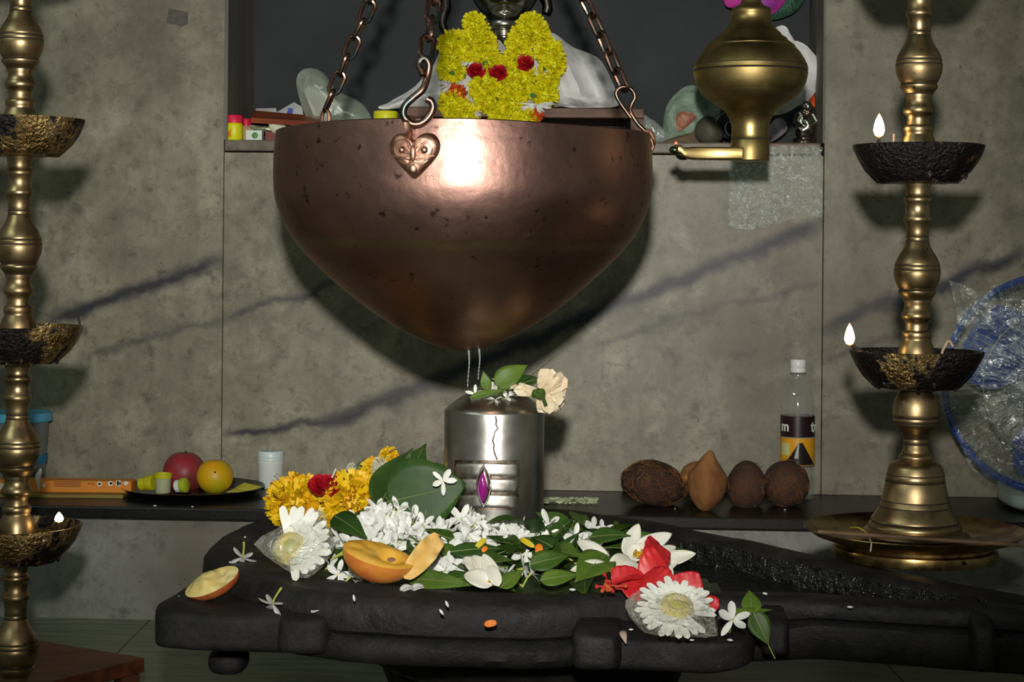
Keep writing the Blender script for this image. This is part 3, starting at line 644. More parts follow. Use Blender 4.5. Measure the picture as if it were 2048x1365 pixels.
# ================================================================ hanging brass lamp
BD = 2.66
hp_px = [(-300, 6), (-60, 6), (-56, 14), (-44, 16), (-34, 12), (-12, 17), (4, 20), (12, 26), (15, 34), (17, 38), (25, 40), (28, 39), (33, 38), (42, 40), (53, 46), (62, 54), (67, 60), (70, 60.5), (77, 72), (80, 72.5), (91, 87), (93, 87), (95, 89), (105, 98), (118, 106), (128, 111), (131, 112), (132, 111), (133, 113), (141, 114), (142, 110.5), (144, 110.5), (145, 114),
         (152, 113), (165, 110), (176, 105), (183, 100.5), (185, 99), (187, 98), (196, 88), (205, 77), (208, 73), (209, 71), (216, 60), (225, 49), (239, 40.5), (253, 37), (268, 37), (278, 37.5), (279, 36.5), (281, 38), (297, 38.5), (299, 39), (321, 38.5), (322, 37), (322, 0)]
hang = root('hanging_brass_lamp', 'bulbous brass oil lamp hanging before the niche with a spouted wick arm', 'lamp', at(1500, 322, BD))
bx = at(1500, 300, BD).x
part('reservoir', MB().lathe([(h / F * BD, ZC + ray(1500, v)[1] * BD) for v, h in hp_px], 96, (bx, BD, 0)), m_brass_h, hang, angle=50)
for v, h in ((132, 111.6), (143, 111.4), (279, 37)):
    part('engraved_line', MB().tube([V(bx + h / F * BD * math.cos(2 * PI * q / 64), BD + h / F * BD * math.sin(2 * PI * q / 64), ZC + ray(1500, v)[1] * BD) for q in range(64)], 0.0009, 5, True), m_wick, hang)
part('suspension_rod', MB().tube([V(bx, BD, ZC + ray(1500, -290)[1] * BD), V(bx, BD, Z_TOP)], 0.0035, 8), m_brass_h, hang)
zt_, zb_ = at(1500, 297, BD).z, at(1500, 321, BD).z
def arm(a, b):
    u = 1480 - 132 * a; tap = 1 - 0.25 * a ** 3; ang = 2 * PI * b
    x = at(u, 300, BD - 0.004).x; up_ = 0.0 if a < 0.75 else (a - 0.75) ** 2 * 0.05
    hz_ = (zt_ - zb_) * 0.54 * (1 if a < 0.72 else 1 - (a - 0.72) * 1.6); w_ = 0.019 * (1 - 0.35 * math.sin(PI * min(1, a * 1.1)) ) * tap
    if a >= 0.999: hz_ *= 0.35; w_ *= 0.35
    y_ = math.copysign(abs(math.cos(ang)) ** 0.3, math.cos(ang)); z_ = math.copysign(abs(math.sin(ang)) ** 0.3, math.sin(ang))
    return V(x, BD - 0.012 + w_ * y_, (zt_ + zb_) / 2 + up_ + hz_ * z_ + (0.004 if a > 0.9 else 0))
part('wick_arm', MB().grid(lambda a, b: arm(a, b), 24, 20, wrapv=True), m_brass_h, hang)
m_verd = metal('verdigris_brass', (0.16, 0.24, 0.16, 1), (0.08, 0.07, 0.03, 1), 120, rough=(0.3, 0.5))
tip = MB().ell(at(1366, 310, BD - 0.012), 0.011, 0.011, 0.008, 18, 12).ell(at(1350, 300, BD - 0.012), 0.009, 0.008, 0.006, 18, 12)
part('arm_tip', tip, m_verd, hang, label='arm tip green with verdigris')
w_ = part('wick', MB().tube([at(1353, 300, BD - 0.012), at(1352, 289, BD - 0.012)], 0.002, 8), m_wick, hang)
part('ember', MB().ell(at(1352, 287, BD - 0.012), 0.0022, 0.0022, 0.0025, 10, 8), emit('ember', (1.0, 0.12, 0.05, 1), 3.5), w_, label='glowing red wick tip')
# wooden stool in the left corner
SD = 0.088
m_wood = M('reddish_wood', P(112, 60, 32, 2.3), 0.5, col2=P(78, 41, 22, 2.3), scale=7, stretch=(1, 9, 9), bump=(30, 0.1))
k0 = on_z(290, 1316, SD); k1 = on_z(70, 1280, SD); k2 = on_z(60, 1376, SD); k3 = k1 + k2 - k0
stl = root('wooden_stool', 'low reddish brown wooden stool standing on the green floor', 'stool', ((k0 + k3) / 2).to_tuple()[:2] + (0,))
bevel(part('seat', MB().hexa([p_ - V(0, 0, 0.020) for p_ in (k0, k1, k3, k2)] + [k0, k1, k3, k2]), m_wood, stl, smooth=False), 0.002)
cen = (k0 + k3) / 2
for kk in (k0, k1, k2, k3):
    lp = kk + (cen - kk) * 0.16
    part('leg', MB().box((lp.x, lp.y, (SD - 0.0205) / 2), (0.026, 0.026, SD - 0.0205), Matrix.Rotation(0.6, 3, 'Z')), m_wood, stl, smooth=False)
# ================================================================ things on the black ledge
def z_at(u, v, D): return at(u, v, D).z
ZL = Z_LEDGE
def nz3(p, f, a, seed=0.0):
    q = p * f + V(seed, seed * 1.7, -seed); return V(noise.noise(q), noise.noise(q + V(31, 7, 3)), noise.noise(q + V(-11, 17, 29))) * a
# steel plate of fruit
pc = on_z(386, 988, ZL); pr_ = 143 / F * pc.y; PZ = ZL
m_steel = metal('steel_plate', (0.20, 0.20, 0.20, 1), (0.11, 0.11, 0.11, 1), 10, rough=(0.2, 0.35))
single('steel_plate', MB().lathe([(0, PZ + 0.0005), (pr_ * 0.80, PZ + 0.0005), (pr_ * 0.92, PZ + 0.006), (pr_ * 0.99, PZ + 0.0145), (pr_, PZ + 0.0148), (pr_ * 0.985, PZ + 0.0150), (pr_ * 0.90, PZ + 0.0065), (pr_ * 0.79, PZ + 0.0018), (0, PZ + 0.0018)], 80, (pc.x, pc.y, 0)), m_steel,
       'round dark steel plate holding fruit and small cups on the ledge', 'plate', loc=(pc.x, pc.y, PZ))
def fruit(name, u, v, rp, D, mat, label, cat, sq=1.0, dim=0.08, stem=None):
    c = at(u, v, D); r = rp / F * D; r_ = root(name, label, cat, (c.x, D, c.z - r * sq))
    def prof(a):
        b = a * PI; return (r * math.sin(b), -r * sq * math.cos(b) - (dim * r * math.exp(-((PI - b) / 0.35) ** 2)))
    part('flesh', MB().lathe([(0.0, prof(0)[1])] + [prof(k / 22) for k in range(1, 22)] + [(0.0, prof(1)[1])], 36, c, lambda p, k, a: p + nz3(p, 18, r * 0.02, u)), mat, r_)
    part('stem_scar', MB().ell(c + V(*stem) * r, r * 0.05, r * 0.05, r * 0.05, 8, 6), m_wick, r_)
fruit('pomegranate', 369, 945, 43, pc.y + 0.055, M('pomegranate_skin', P(112, 32, 38, 3.3), 0.45, col2=P(66, 34, 26, 3.3), scale=16, lo=0.4, hi=0.7), 'dark red round fruit standing behind the orange on the plate', 'fruit', 0.98, stem=(0.1, -0.2, 0.97))
fruit('orange', 430, 953, 36.5, pc.y - 0.02, M('orange_skin', P(190, 122, 8, 3.2), 0.45, col2=P(128, 128, 16, 3.2), scale=11, lo=0.42, hi=0.66, bump=(300, 0.2, 0.001)), 'yellow orange citrus fruit on the steel plate', 'fruit', 0.97, stem=(0.15, -0.93, 0.33))
def cup(u, v0, v1, hw, D, mats, label, lidded, lay=False):
    c = at(u, v1, D); r = hw / F * D; h = (v1 - v0) / F * D
    r_ = root('powder_cup', label, 'cup', c)
    if lay:
        R = Matrix.Rotation(math.radians(80), 3, 'Y') @ Matrix.Rotation(0.3, 3, 'X')
        mk = lambda pr: MB().lathe(pr, 28, (0, 0, 0))
        def tr(mb): mb.v = [c + V(0, 0, r) + R @ p for p in mb.v]; return mb
        part('cup_body', tr(mk([(r * 0.7, -h * 0.5), (r * 0.85, -h * 0.4), (r * 0.8, 0.0)])), mats[0], r_)
        part('lid', tr(mk([(r * 0.9, 0), (r, 0.002), (r, h * 0.45), (r * 0.85, h * 0.52), (0, h * 0.52)])), mats[1], r_)
    else:
        part('cup_body', MB().lathe([(r * 0.80, 0), (r * 0.86, h * 0.05), (r * 0.84, h * 0.5), (r * 0.92, h * 0.75), (r * 0.95, h * 0.8)], 28, c), mats[0], r_)
        part('lid', MB().lathe([(r, h * 0.76), (r * 1.02, h * 0.78), (r * 1.02, h * 0.97), (r * 0.9, h)] + ([(0, h)] if lidded else [(r * 0.85, h * 0.98), (r * 0.82, h * 0.82), (0, h * 0.82)]), 28, c), mats[1], r_)
m_wp = M('white_plastic', P(165, 172, 165, 3.2), 0.4); m_yp = M('yellow_plastic', P(150, 146, 14, 3.2), 0.5); m_gp = M('lime_plastic', P(135, 142, 36, 3.2), 0.5); m_fp = M('frosted_plastic', P(135, 138, 110, 3.2), 0.4)
cup(293, 952, 983, 15.5, pc.y - 0.02, (m_yp, m_yp), 'small yellow lidded cup lying near the edge of the steel plate', True, True)
cup(326, 947, 986, 18, pc.y - 0.045, (m_fp, m_yp), 'small frosted cup with yellow rim standing on the steel plate', False)
cup(362, 963, 987, 15, pc.y - 0.06, (m_wp, m_gp), 'small white cup with green lid lying on the steel plate', True, True)
yl = M('yellow_paper', P(165, 160, 50, 3.2), 0.6)
mb = MB(); A = [at(455, 984, pc.y - 0.03), at(515, 978, pc.y), at(490, 966, pc.y + 0.02), at(468, 975, pc.y)]
solid(single('paper_scrap', MB().add([at(452, 985, pc.y - 0.04), at(500, 984, pc.y - 0.03), at(522, 974, pc.y - 0.01), at(488, 966, pc.y + 0.02), at(470, 977, pc.y)], [(0, 1, 4), (1, 2, 3, 4)]), yl, 'folded yellow paper scrap beside the orange on the plate', 'paper', smooth=False), 0.0006)
# white jar
jc = on_z(541, 975, ZL); jr = 26 / F * jc.y; px = jc.y / F
jar = root('white_jar', 'small white plastic jar with torn label standing on the ledge', 'jar', jc)
part('jar_body', MB().lathe([(jr * 0.92, 0), (jr * 0.98, 2 * px), (jr * 0.98, 46 * px), (jr * 1.02, 49 * px), (jr * 1.02, 53 * px), (jr * 0.9, 56 * px)], 40, jc), m_wp, jar)
part('lid', MB().lathe([(jr * 0.95, 55 * px), (jr * 1.0, 56 * px), (jr * 0.99, 59 * px), (jr * 0.94, 60 * px), (jr * 1.0, 61 * px), (jr * 1.0, 71 * px), (jr * 0.95, 73 * px), (0, 73 * px)], 40, jc), M('white_lid', P(160, 176, 168, 3.2), 0.35), jar)
m_lab = M('torn_label', P(120, 112, 98, 3.2), 0.7, col2=P(170, 172, 165, 3.2), scale=200)
part('torn_label', solid_ := MB().grid(lambda a, b: jc + V((jr * 1.01 + 0.004 * max(0, a - 0.75) * b) * math.sin(0.35 + 0.9 * a), -(jr * 1.01 + 0.006 * max(0, a - 0.75)) * math.cos(0.35 + 0.9 * a), (8 + (26 - 12 * a) * b) * px), 12, 6), m_lab, jar)
# incense box, its card sleeve, bucket
m_ob = M('orange_card', P(178, 102, 30, 3.2), 0.5); m_tan = M('tan_card', P(96, 84, 34, 3.15), 0.7, col2=P(120, 104, 48, 3.15), scale=8)
b0 = at(-60, 996, 3.12); b1 = at(258, 984, 3.10)
def flatbox(name, u0, v0, u1, v1, D, dep, h, mat, label, cat, zb=ZL, ret=False):
    p0, p1 = at(u0, v0, D), at(u1, v1, D); p0.z = p1.z = zb; ax = (p1 - p0).normalized(); bk = V(-ax.y, ax.x, 0)
    o = root(name, label, cat, (p0 + p1) / 2)
    q = [p0, p1, p1 + bk * dep, p0 + bk * dep]
    b_ = part('box_body', MB().hexa(q + [p + V(0, 0, h) for p in q]), mat, o, smooth=False); bevel(b_, 0.001, 1)
    return o, p0, ax, bk
bx0, q0, ax_, bk_ = flatbox('card_sleeve', -90, 990, 246, 990, 3.185, 0.06, 0.006, m_tan, 'flat tan cardboard sleeve under the orange incense box', 'cardboard')
ib, q0, ax_, bk_ = flatbox('incense_box', -90, 985, 262, 985, 3.212, 0.04, 0.021, m_ob, 'long orange incense box with printed icons lying on the ledge', 'box', ZL + 0.0062)
m_ink = M('dark_ink', P(70, 44, 20, 3.2), 0.6); m_pw = M('white_print', P(176, 172, 160, 3.2), 0.6)
def on_face(u, v, r, kind, mat):
    D = 3.212; c = at(u, v, D); fr = V(ax_.y, -ax_.x, 0)
    c = q0 + ax_ * ((c - q0).dot(ax_)) + V(0, 0, c.z - q0.z) + fr * 0.0006
    if kind == 'o': pts = [c + ax_ * r * math.cos(2 * PI * k / 20) + V(0, 0, r * math.sin(2 * PI * k / 20)) for k in range(20)]
    else: w, h = r; pts = [c - ax_ * w - V(0, 0, h), c + ax_ * w - V(0, 0, h), c + ax_ * w + V(0, 0, h), c - ax_ * w + V(0, 0, h)]
    n = len(pts); mb = MB().add(pts + [p - fr * 0.0005 for p in pts], [tuple(range(n)), tuple(reversed(range(n, 2 * n)))] + [(i, i + n, (i + 1) % n + n, (i + 1) % n) for i in range(n)])
    part('printed_mark', mb, mat, ib, smooth=False)
on_face(199, 968.5, 0.0045, 'o', m_pw); on_face(221, 967.5, 0.0045, 'o', m_pw); on_face(252, 967, 0.0038, 'o', m_pw); on_face(237, 967, (0.0042, 0.005), 'r', m_pw)
on_face(199, 968.5, 0.0022, 'o', m_ink); on_face(222, 967.5, 0.0022, 'o', m_ink); on_face(236, 967, (0.0016, 0.0040), 'r', m_ink); on_face(240, 967.5, (0.0012, 0.0025), 'r', m_ink)
for k in range(4): on_face(135, 964.5 + 3 * k, (0.025 - 0.002 * (k % 2), 0.0005), 'r', m_ink)
on_face(182, 968, (0.006, 0.0006), 'r', m_ink); on_face(88, 971, (0.0028, 0.003), 'r', m_pw); on_face(10, 973, (0.010, 0.005), 'r', m_pw)
kc = on_z(36, 975, ZL); kr = 62 / F * kc.y; px = kc.y / F
bu = root('plastic_bucket', 'translucent plastic tub with a blue lid behind the incense box', 'tub', kc)
part('tub_body', MB().lathe([(kr * 0.80, 0), (kr * 0.82, 2 * px), (kr * 0.95, 135 * px), (kr * 0.98, 137 * px)], 48, kc), M('cloudy_plastic', P(92, 100, 100, 3.2), 0.35), bu)
part('lid', MB().lathe([(kr * 1.03, 133 * px), (kr * 1.06, 134 * px), (kr * 1.06, 148 * px), (kr * 1.02, 151 * px), (kr * 0.97, 149 * px), (0, 149 * px)], 48, kc), M('blue_plastic', P(60, 126, 150, 3.2), 0.4), bu)
part('label_band', MB().lathe([(kr * 0.90, 50 * px), (kr * 0.93, 66 * px)], 48, kc, None), M('blue_label', P(30, 90, 120, 3.2), 0.5), bu)
def pillow(outline, D, th, mb=None, rings=7, crumple=0.0, freq=25, tilt=0.0, back=True, seed=0.0, power=2.0, center=None, sub=6, cl=0.004):
    """closed bulging body from a star-shaped pixel outline standing at distance D (tilt: metres of depth per pixel upward)"""
    mb = mb or MB()
    pts2 = [Vector((u, v, 0)) for u, v in outline]; ol = catmull(pts2, sub) if sub > 1 else pts2
    n = len(ol); cu = sum(p.x for p in ol) / n; cv = sum(p.y for p in ol) / n
    if center: cu, cv = center
    for side in ((-1, 1) if back else (-1,)):
        vs = []
        for k in range(rings + 1):
            q = k / rings
            for p in ol:
                u = cu + (p.x - cu) * q; v = cv + (p.y - cv) * q
                d = D + tilt * (cv - v) + side * th * max(0.0, 1 - q ** power)
                w = at(u, v, d)
                if crumple: w += nz3(w, freq, crumple, seed) * (1 if q < 0.99 else 0.35) + nz3(w, freq * 2.6, crumple * 0.4, seed + 5) * (1 if q < 0.99 else 0.0)
                vs.append(w)
        fs = []
        for k in range(rings):
            for i in range(n):
                j = (i + 1) % n; f = (k * n + i, k * n + j, (k + 1) * n + j, (k + 1) * n + i)
                fs.append(f if side < 0 else tuple(reversed(f)))
        mb.add(vs, fs)
    return mb
single('crumpled_packet', pillow([(76, 978), (70, 955), (80, 938), (84, 944), (80, 965), (79, 982)], 3.19, 0.008, crumple=0.002), M('white_wrap', P(185, 172, 165, 3.1), 0.5), 'white crumpled wrapper standing behind the brass lamp', 'wrapper')
# coconuts
def coconut(u, v, rx, ry, D, mat, label, point=0.0, tilt=0.0, hairs=0, seed=1.0, tuft=None, sharp=0.0):
    c = at(u, v, D); a = rx / F * D; b = ry / F * D
    r_ = root('coconut', label, 'coconut', (c.x, c.y, c.z - b), 'coconuts on the ledge')
    R = Matrix.Rotation(tilt, 3, 'Y')
    def jt(p):
        t_ = p.z / b
        if t_ > 0.2: k = 1 - point * ((t_ - 0.2) / 0.8) ** 0.9 * (1 - 0.12 * math.sin(p.x * 200)); p = Vector((p.x * k, p.y * k, p.z))
        if sharp and t_ < -0.5: k = 1 - sharp * (-t_ - 0.5) / 0.5; p = Vector((p.x * k, p.y * k, p.z))
        return p + nz3(p, 30, a * 0.05, seed)
    part('husk', MB().ell(c, a, a * 0.95, b, 40, 26, 1.0, R, jt), mat, r_)
    if hairs:
        random.seed(int(seed * 10)); mb = MB()
        for k in range(hairs):
            th_ = random.uniform(-1.5, 1.5); ph = random.uniform(-0.9, 1.2); pts = []
            for s in range(6):
                q = s / 5; t2 = th_ + q * random.uniform(0.1, 0.5); p2 = ph + q * random.uniform(-0.5, 0.3)
                d = Vector((math.cos(p2) * math.sin(t2), -math.cos(p2) * math.cos(t2), math.sin(p2)))
                w = c + R @ Vector((d.x * a, d.y * a * 0.95, d.z * b)) * (1.01 + 0.09 * q * random.random()); pts.append(w)
            mb.tube(pts, 0.00035, 3)
        part('fibres', mb, m_fib, r_, kind='stuff', label='loose coir fibres')
    if tuft:
        mb = MB(); random.seed(int(seed * 77))
        p0 = at(*tuft[0], D - 0.01); p1 = at(*tuft[1], D - 0.02)
        for k in range(40):
            o_ = nz3(V(k, k * 2.2, seed), 3.1, 0.006); mb.tube([p0 + o_ * 3, (p0 + p1) / 2 + o_ * 1.6, p1 + o_ * 0.5], 0.0005, 3)
        part('tuft', mb, m_fib2, r_, kind='stuff', label='tan fibre tuft')
m_fib = M('coir', P(96, 62, 30, 3.15), 0.9); m_fib2 = M('tan_coir', P(150, 108, 58, 3.15), 0.9)
hk_d = M('dark_husk', P(56, 34, 22, 3.15), 0.9, col2=P(34, 22, 16, 3.15), scale=40, bump=(140, 0.8, 0.004)); hk_t = M('tan_husk', P(118, 80, 42, 3.1), 0.85, col2=P(90, 56, 30, 3.1), scale=14, bump=(150, 0.5, 0.003), stretch=(3, 3, 1)); hk_m = M('brown_husk', P(66, 42, 28, 3.15), 0.9, col2=P(40, 27, 20, 3.15), scale=26, bump=(140, 0.7, 0.004))
coconut(1308, 966, 66, 45, 3.17, hk_d, 'shaggy dark brown coconut with long loose fibres', 0.15, 0.2, 90, 2.0, ((1352, 962), (1386, 954)))
coconut(1392, 955, 32, 34, 3.24, hk_t, 'tan coconut mostly hidden between the shaggy and the pointed one', 0.3, 0.5, 20, 3.0)
coconut(1415, 962, 40, 62, 3.10, hk_t, 'pointed tan coconut standing upright with bare husk', 0.62, 0.10, 0, 4.0, None, 0.28)
coconut(1493, 972, 40, 50, 3.16, hk_m, 'smooth round brown coconut beside the pointed tan one', 0.1, 0.0, 14, 5.0)
coconut(1572, 968, 46, 47, 3.17, hk_m, 'round fuzzy brown coconut in front of the plastic bottle', 0.12, -0.5, 40, 6.0)
# bottle
bc = on_z(1594, 1000, ZL); px = bc.y / F
BP = [(0, 0), (24, 0), (32, 4), (34, 12), (34, 40), (33, 60), (32, 72), (33.5, 84), (33.8, 128), (33.8, 168), (33.8, 186), (33, 196), (31, 208), (26, 222), (20, 234), (16, 243), (14.5, 247), (14.5, 252), (16.5, 253), (16.5, 256), (14, 257), (14, 262)]
bot = root('plastic_bottle', 'clear plastic drink bottle with white cap and dark yellow label', 'bottle', bc)
part('bottle_body', MB().lathe([(h * px, z * px) for h, z in BP], 56, bc), clear('clear_bottle', (0.45, 0.45, 0.42, 1), 0.16, 0.26, 20, 0.06, (6, 0.15, 0.003)), bot)
part('cap', MB().lathe([(15.5 * px, 255 * px), (16 * px, 256 * px), (16 * px, 262 * px), (15.2 * px, 263 * px), (16 * px, 264 * px), (16 * px, 279 * px), (14.5 * px, 281 * px), (0, 281 * px)], 36, bc), M('bottle_cap', P(196, 196, 188, 3.25), 0.35), bot)
def wrap(z0, z1, a0, a1, dr=0.3, n=24):
    return MB().grid(lambda a, b: bc + V((33.9 + dr) * px * math.sin(a0 + (a1 - a0) * a), -(33.9 + dr) * px * math.cos(a0 + (a1 - a0) * a), (z0 + (z1 - z0) * b) * px), n, 3)
lb = part('dark_label', wrap(127, 169, -PI, PI, 0.3, 64), M('label_maroon', P(26, 12, 16, 3.2), 0.35), bot, label='dark maroon label band')
yb = part('yellow_label', wrap(72, 127, -PI, PI, 0.25, 64), M('label_yellow', P(168, 118, 14, 3.2), 0.4), bot, label='yellow label band')
part('label_sticker', wrap(92, 116, -1.25, -0.62, 0.6, 10), M('label_pale', P(150, 150, 100, 3.2), 0.5), bot)
part('edge_line', wrap(125.5, 127.5, -PI, PI, 0.5, 64), M('label_edge', P(120, 110, 90, 3.2), 0.5), bot)
mk = m_mt = M('label_black', P(22, 16, 16, 3.2), 0.3)
def mount(a, b):
    h = b; x = (a - 0.5) * 2; th_ = 0.0 + x * (1.05 - 0.93 * h ** 0.8) + 0.02; z = 73 + 44 * h
    return bc + V(34.6 * px * math.sin(th_), -34.6 * px * math.cos(th_), z * px)
part('printed_peak', MB().grid(mount, 24, 10), mk, yb, label='black printed peak with silver glints')
part('printed_glint', MB().grid(lambda a, b: (lambda th_, z: bc + V(34.9 * px * math.sin(th_), -34.9 * px * math.cos(th_), z * px))(-0.10 + 0.2 * a * (1.2 - b) - 0.25 * (1 - b) , 86 + 30 * b), 6, 8), M('label_silver', P(130, 128, 118, 3.2), 0.4), yb)
def word(txt, th0, z, size, mat, parent):
    cu_ = bpy.data.curves.new('word', 'FONT'); cu_.body = txt; cu_.size = size; cu_.align_x = 'CENTER'; cu_.align_y = 'CENTER'; cu_.extrude = 0.0002; cu_.offset = size * 0.022
    o = bpy.data.objects.new('word', cu_); COL.objects.link(o); bpy.context.view_layer.update()
    me = bpy.data.meshes.new_from_object(o.evaluated_get(bpy.context.evaluated_depsgraph_get())); bpy.data.objects.remove(o)
    mb = MB(); r = 34.6 * px
    mb.add([bc + V((r + v.co.z) * math.sin(th0 + v.co.x / r), -(r + v.co.z) * math.cos(th0 + v.co.x / r), z * px + v.co.y) for v in me.vertices], [tuple(p.vertices) for p in me.polygons])
    part('lettering', mb, mat, parent, smooth=False)
word('m', -0.98, 148, 0.026, m_pw, lb); word('t', 0.86, 148, 0.030, m_pw, lb)
word('u', 1.22, 147, 0.024, m_pw, lb)
# table fan wrapped in plastic
fc = at(2112, 768, 3.06); FR = 218 / F * 3.06
fan = root('table_fan', 'blue table fan wrapped in clear plastic on the ledge', 'fan', on_z(2080, 1012, ZL))
m_fb = M('fan_blue', P(16, 50, 120, 3.0), 0.35); m_fw = M('fan_grey', P(140, 150, 146, 3.0), 0.4); m_wire = M('fan_wire', P(104, 106, 98, 3.0), 0.5)
def fp(r, a, d): return fc + V(r * math.cos(a), d - 0.06 * math.cos(a) * 0.3, r * math.sin(a))
part('guard_rim', MB().tube([fp(FR, 2 * PI * k / 72, 0) for k in range(72)], 0.0045, 8, True, 1.6), m_fb, fan)
part('guard_rings', MB().tube([fp(FR * 0.70, 2 * PI * k / 64, -0.040) for k in range(64)], 0.0013, 6, True).tube([fp(FR * 0.30, 2 * PI * k / 48, -0.055) for k in range(48)], 0.0013, 6, True), m_wire, fan)
gw = MB()
for k in range(96):
    a = 2 * PI * k / 96; gw.tube([fp(FR * q, a + 0.10 * q, -0.058 + 0.055 * q ** 2.5) for q in (0.28, 0.5, 0.7, 0.86, 0.99)], 0.0006, 5)
part('guard_wires', gw, m_wire, fan)
gb = MB()
for k in range(60):
    a = 2 * PI * k / 60; gb.tube([fp(FR * q, a, 0.055 - 0.05 * q ** 2.5) for q in (0.28, 0.6, 0.99)], 0.0006, 4)
part('back_guard', gb, m_wire, fan)
part('hub', MB().lathe([(0, 0), (0.045, 0.002), (0.05, 0.01), (0.05, 0.02), (0, 0.022)], 36).__class__().ell(fc + V(0, -0.05, 0), 0.055, 0.012, 0.055, 28, 12), m_fw, fan)
part('motor_housing', MB().ell(fc + V(0, 0.10, 0), 0.06, 0.06, 0.06, 24, 14), m_fw, fan)
for k in range(3):
    a0 = k * 2 * PI / 3 + 2.6
    part('blade', MB().grid(lambda a, b: fp(FR * (0.18 + 0.72 * b), a0 + (a - 0.5) * (0.75 + 0.55 * math.sin(PI * b)), 0.012 * (a - 0.5) * 2), 12, 8), m_fb, fan)
part('stand', MB().tube([V(fc.x, 3.13, fc.z - 0.02), V(fc.x, 3.13, ZL + 0.04)], [0.02, 0.028], 20), m_fw, fan)
fb_c = on_z(2100, 1016, ZL)
bevel(part('base', MB().ell((fb_c.x, 3.16, ZL + 0.028), 0.088, 0.075, 0.0275, 40, 20, 0.45), m_fw, fan), 0.001)
m_film = clear('clear_film', (0.26, 0.29, 0.30, 1), 0.14, 0.55, 22, 0.12, (60, 1.0, 0.006), 0.50, 0.80, crease=((14, 0.02, 0.6), (30, 0.03, 0.5)))
cv = MB().grid(lambda a, b: (lambda w: w + nz3(w, 16, 0.012) + nz3(w, 50, 0.004))(fp(FR * 1.06 * b, 2 * PI * a, -0.075 + 0.06 * b ** 3)), 72, 14, wrapu=True)
fl_ = [at(u, v, 3.0) for u, v in ((1900, 560), (1912, 566), (1935, 600), (1965, 606), (1985, 640), (1960, 660), (1925, 655), (1906, 610))]
cv.grid(lambda a, b: (lambda w: w + nz3(w, 40, 0.006))(at(1898 + 75 * a + 18 * b, 560 + 30 * a + (90 - 20 * a) * b, 3.0)), 14, 12)
part('plastic_cover', cv, m_film, fan, label='clear crumpled plastic cover')
# residue on the ledge
m_chaff = M('pale_residue', P(165, 172, 140, 3.0), 0.8, col2=P(110, 120, 84, 3.0), scale=120)
random.seed(4); mb = MB()
for k in range(160):
    u = random.uniform(1088, 1195); v = 1003 + 12 * math.sin((u - 1088) / 107 * 1.2) * 0.3 + random.uniform(-11, 8) * (1 - 0.4 * (u - 1088) / 107); p = on_z(u, 1008 + (v - 1003) * 0.3, ZL); p.z += max(0.0025, 0.010 * (1 - abs(v - 1003) / 12))
    mb.ell(p, 0.0032, 0.003, 0.0022, 6, 5, rot=random.random() * 3)
single('flower_residue', mb, m_chaff, 'pale heap of wet flower residue on the black ledge', 'residue', kind='stuff')
# ================================================================ offerings on the stone
ZW = zr - 0.013
def heap_h(x, y):
    b1 = 0.076 * math.exp(-((x + 0.150) / 0.085) ** 2 - ((y - 2.130) / 0.105) ** 2)
    b2 = 0.048 * math.exp(-(max(0.0, abs(x - 0.0) - 0.05) / 0.07) ** 2 - ((y - 2.110) / 0.105) ** 2)
    b3 = 0.020 * math.exp(-((x - 0.10) / 0.09) ** 2 - ((y - 2.04) / 0.10) ** 2)
    b4 = 0.085 * math.exp(-((x + 0.165) / 0.055) ** 2 - ((y - 2.32) / 0.055) ** 2)
    return ZW - 0.004 + max(b1, b2, b3, b4) + 0.25 * (b1 + b2) * 0.2
def on_heap(u, v, lift=0.0):
    X, Z = ray(u, v); D = 1.80
    while D < 2.6:
        if ZC + Z * D <= heap_h(X * D, D) + lift: break
        D += 0.003
    return V(X * D, D, ZC + Z * D)
GREENS = [M('leaf_green', (0.058, 0.115, 0.015, 1), 0.45, col2=(0.030, 0.070, 0.010, 1), scale=40, spec=0.25), M('leaf_light', (0.105, 0.175, 0.022, 1), 0.45, col2=(0.06, 0.12, 0.016, 1), scale=40, spec=0.25), M('leaf_dark', (0.036, 0.080, 0.014, 1), 0.48, col2=(0.018, 0.050, 0.010, 1), scale=30, spec=0.2)]
m_vein = M('leaf_vein', (0.16, 0.20, 0.06, 1), 0.5)
def blade(p0, p1, width, face=0.9, fold=0.15, curl=0.1, shape=(0.55, 0.9), n=16, roll=0.0, ruffle=0.0, rf=9.0, seed=0.0, nw=7):
    """leaf or petal from base to tip; face: 0 turns to the camera, pi/2 turns up"""
    p0, p1 = Vector(p0), Vector(p1); ax = p1 - p0; L_ = ax.length; ax.normalize()
    nn = V(0, -math.cos(face), math.sin(face)); nn = (nn - ax * nn.dot(ax)).normalized()
    nn = Matrix.Rotation(roll, 3, ax) @ nn; ac = ax.cross(nn).normalized()
    a_, b_ = shape; smax = a_ / (a_ + b_); nrm = smax ** a_ * (1 - smax) ** b_
    def g(t_, s_):
        w = width / 2 * (s_ ** a_ * max(0.0, 1 - s_) ** b_ / nrm if 0 < s_ < 1 else 0.02)
        x = 2 * t_ - 1
        return p0 + ax * (L_ * s_) + ac * (x * w) + nn * (fold * abs(x) * w + curl * L_ * math.sin(PI * s_) + ruffle * abs(x) ** 2.5 * (0.3 + 0.7 * s_) * math.sin(s_ * rf * PI + seed + (2 if x > 0 else 0)))
    return MB().grid(g, nw, n)
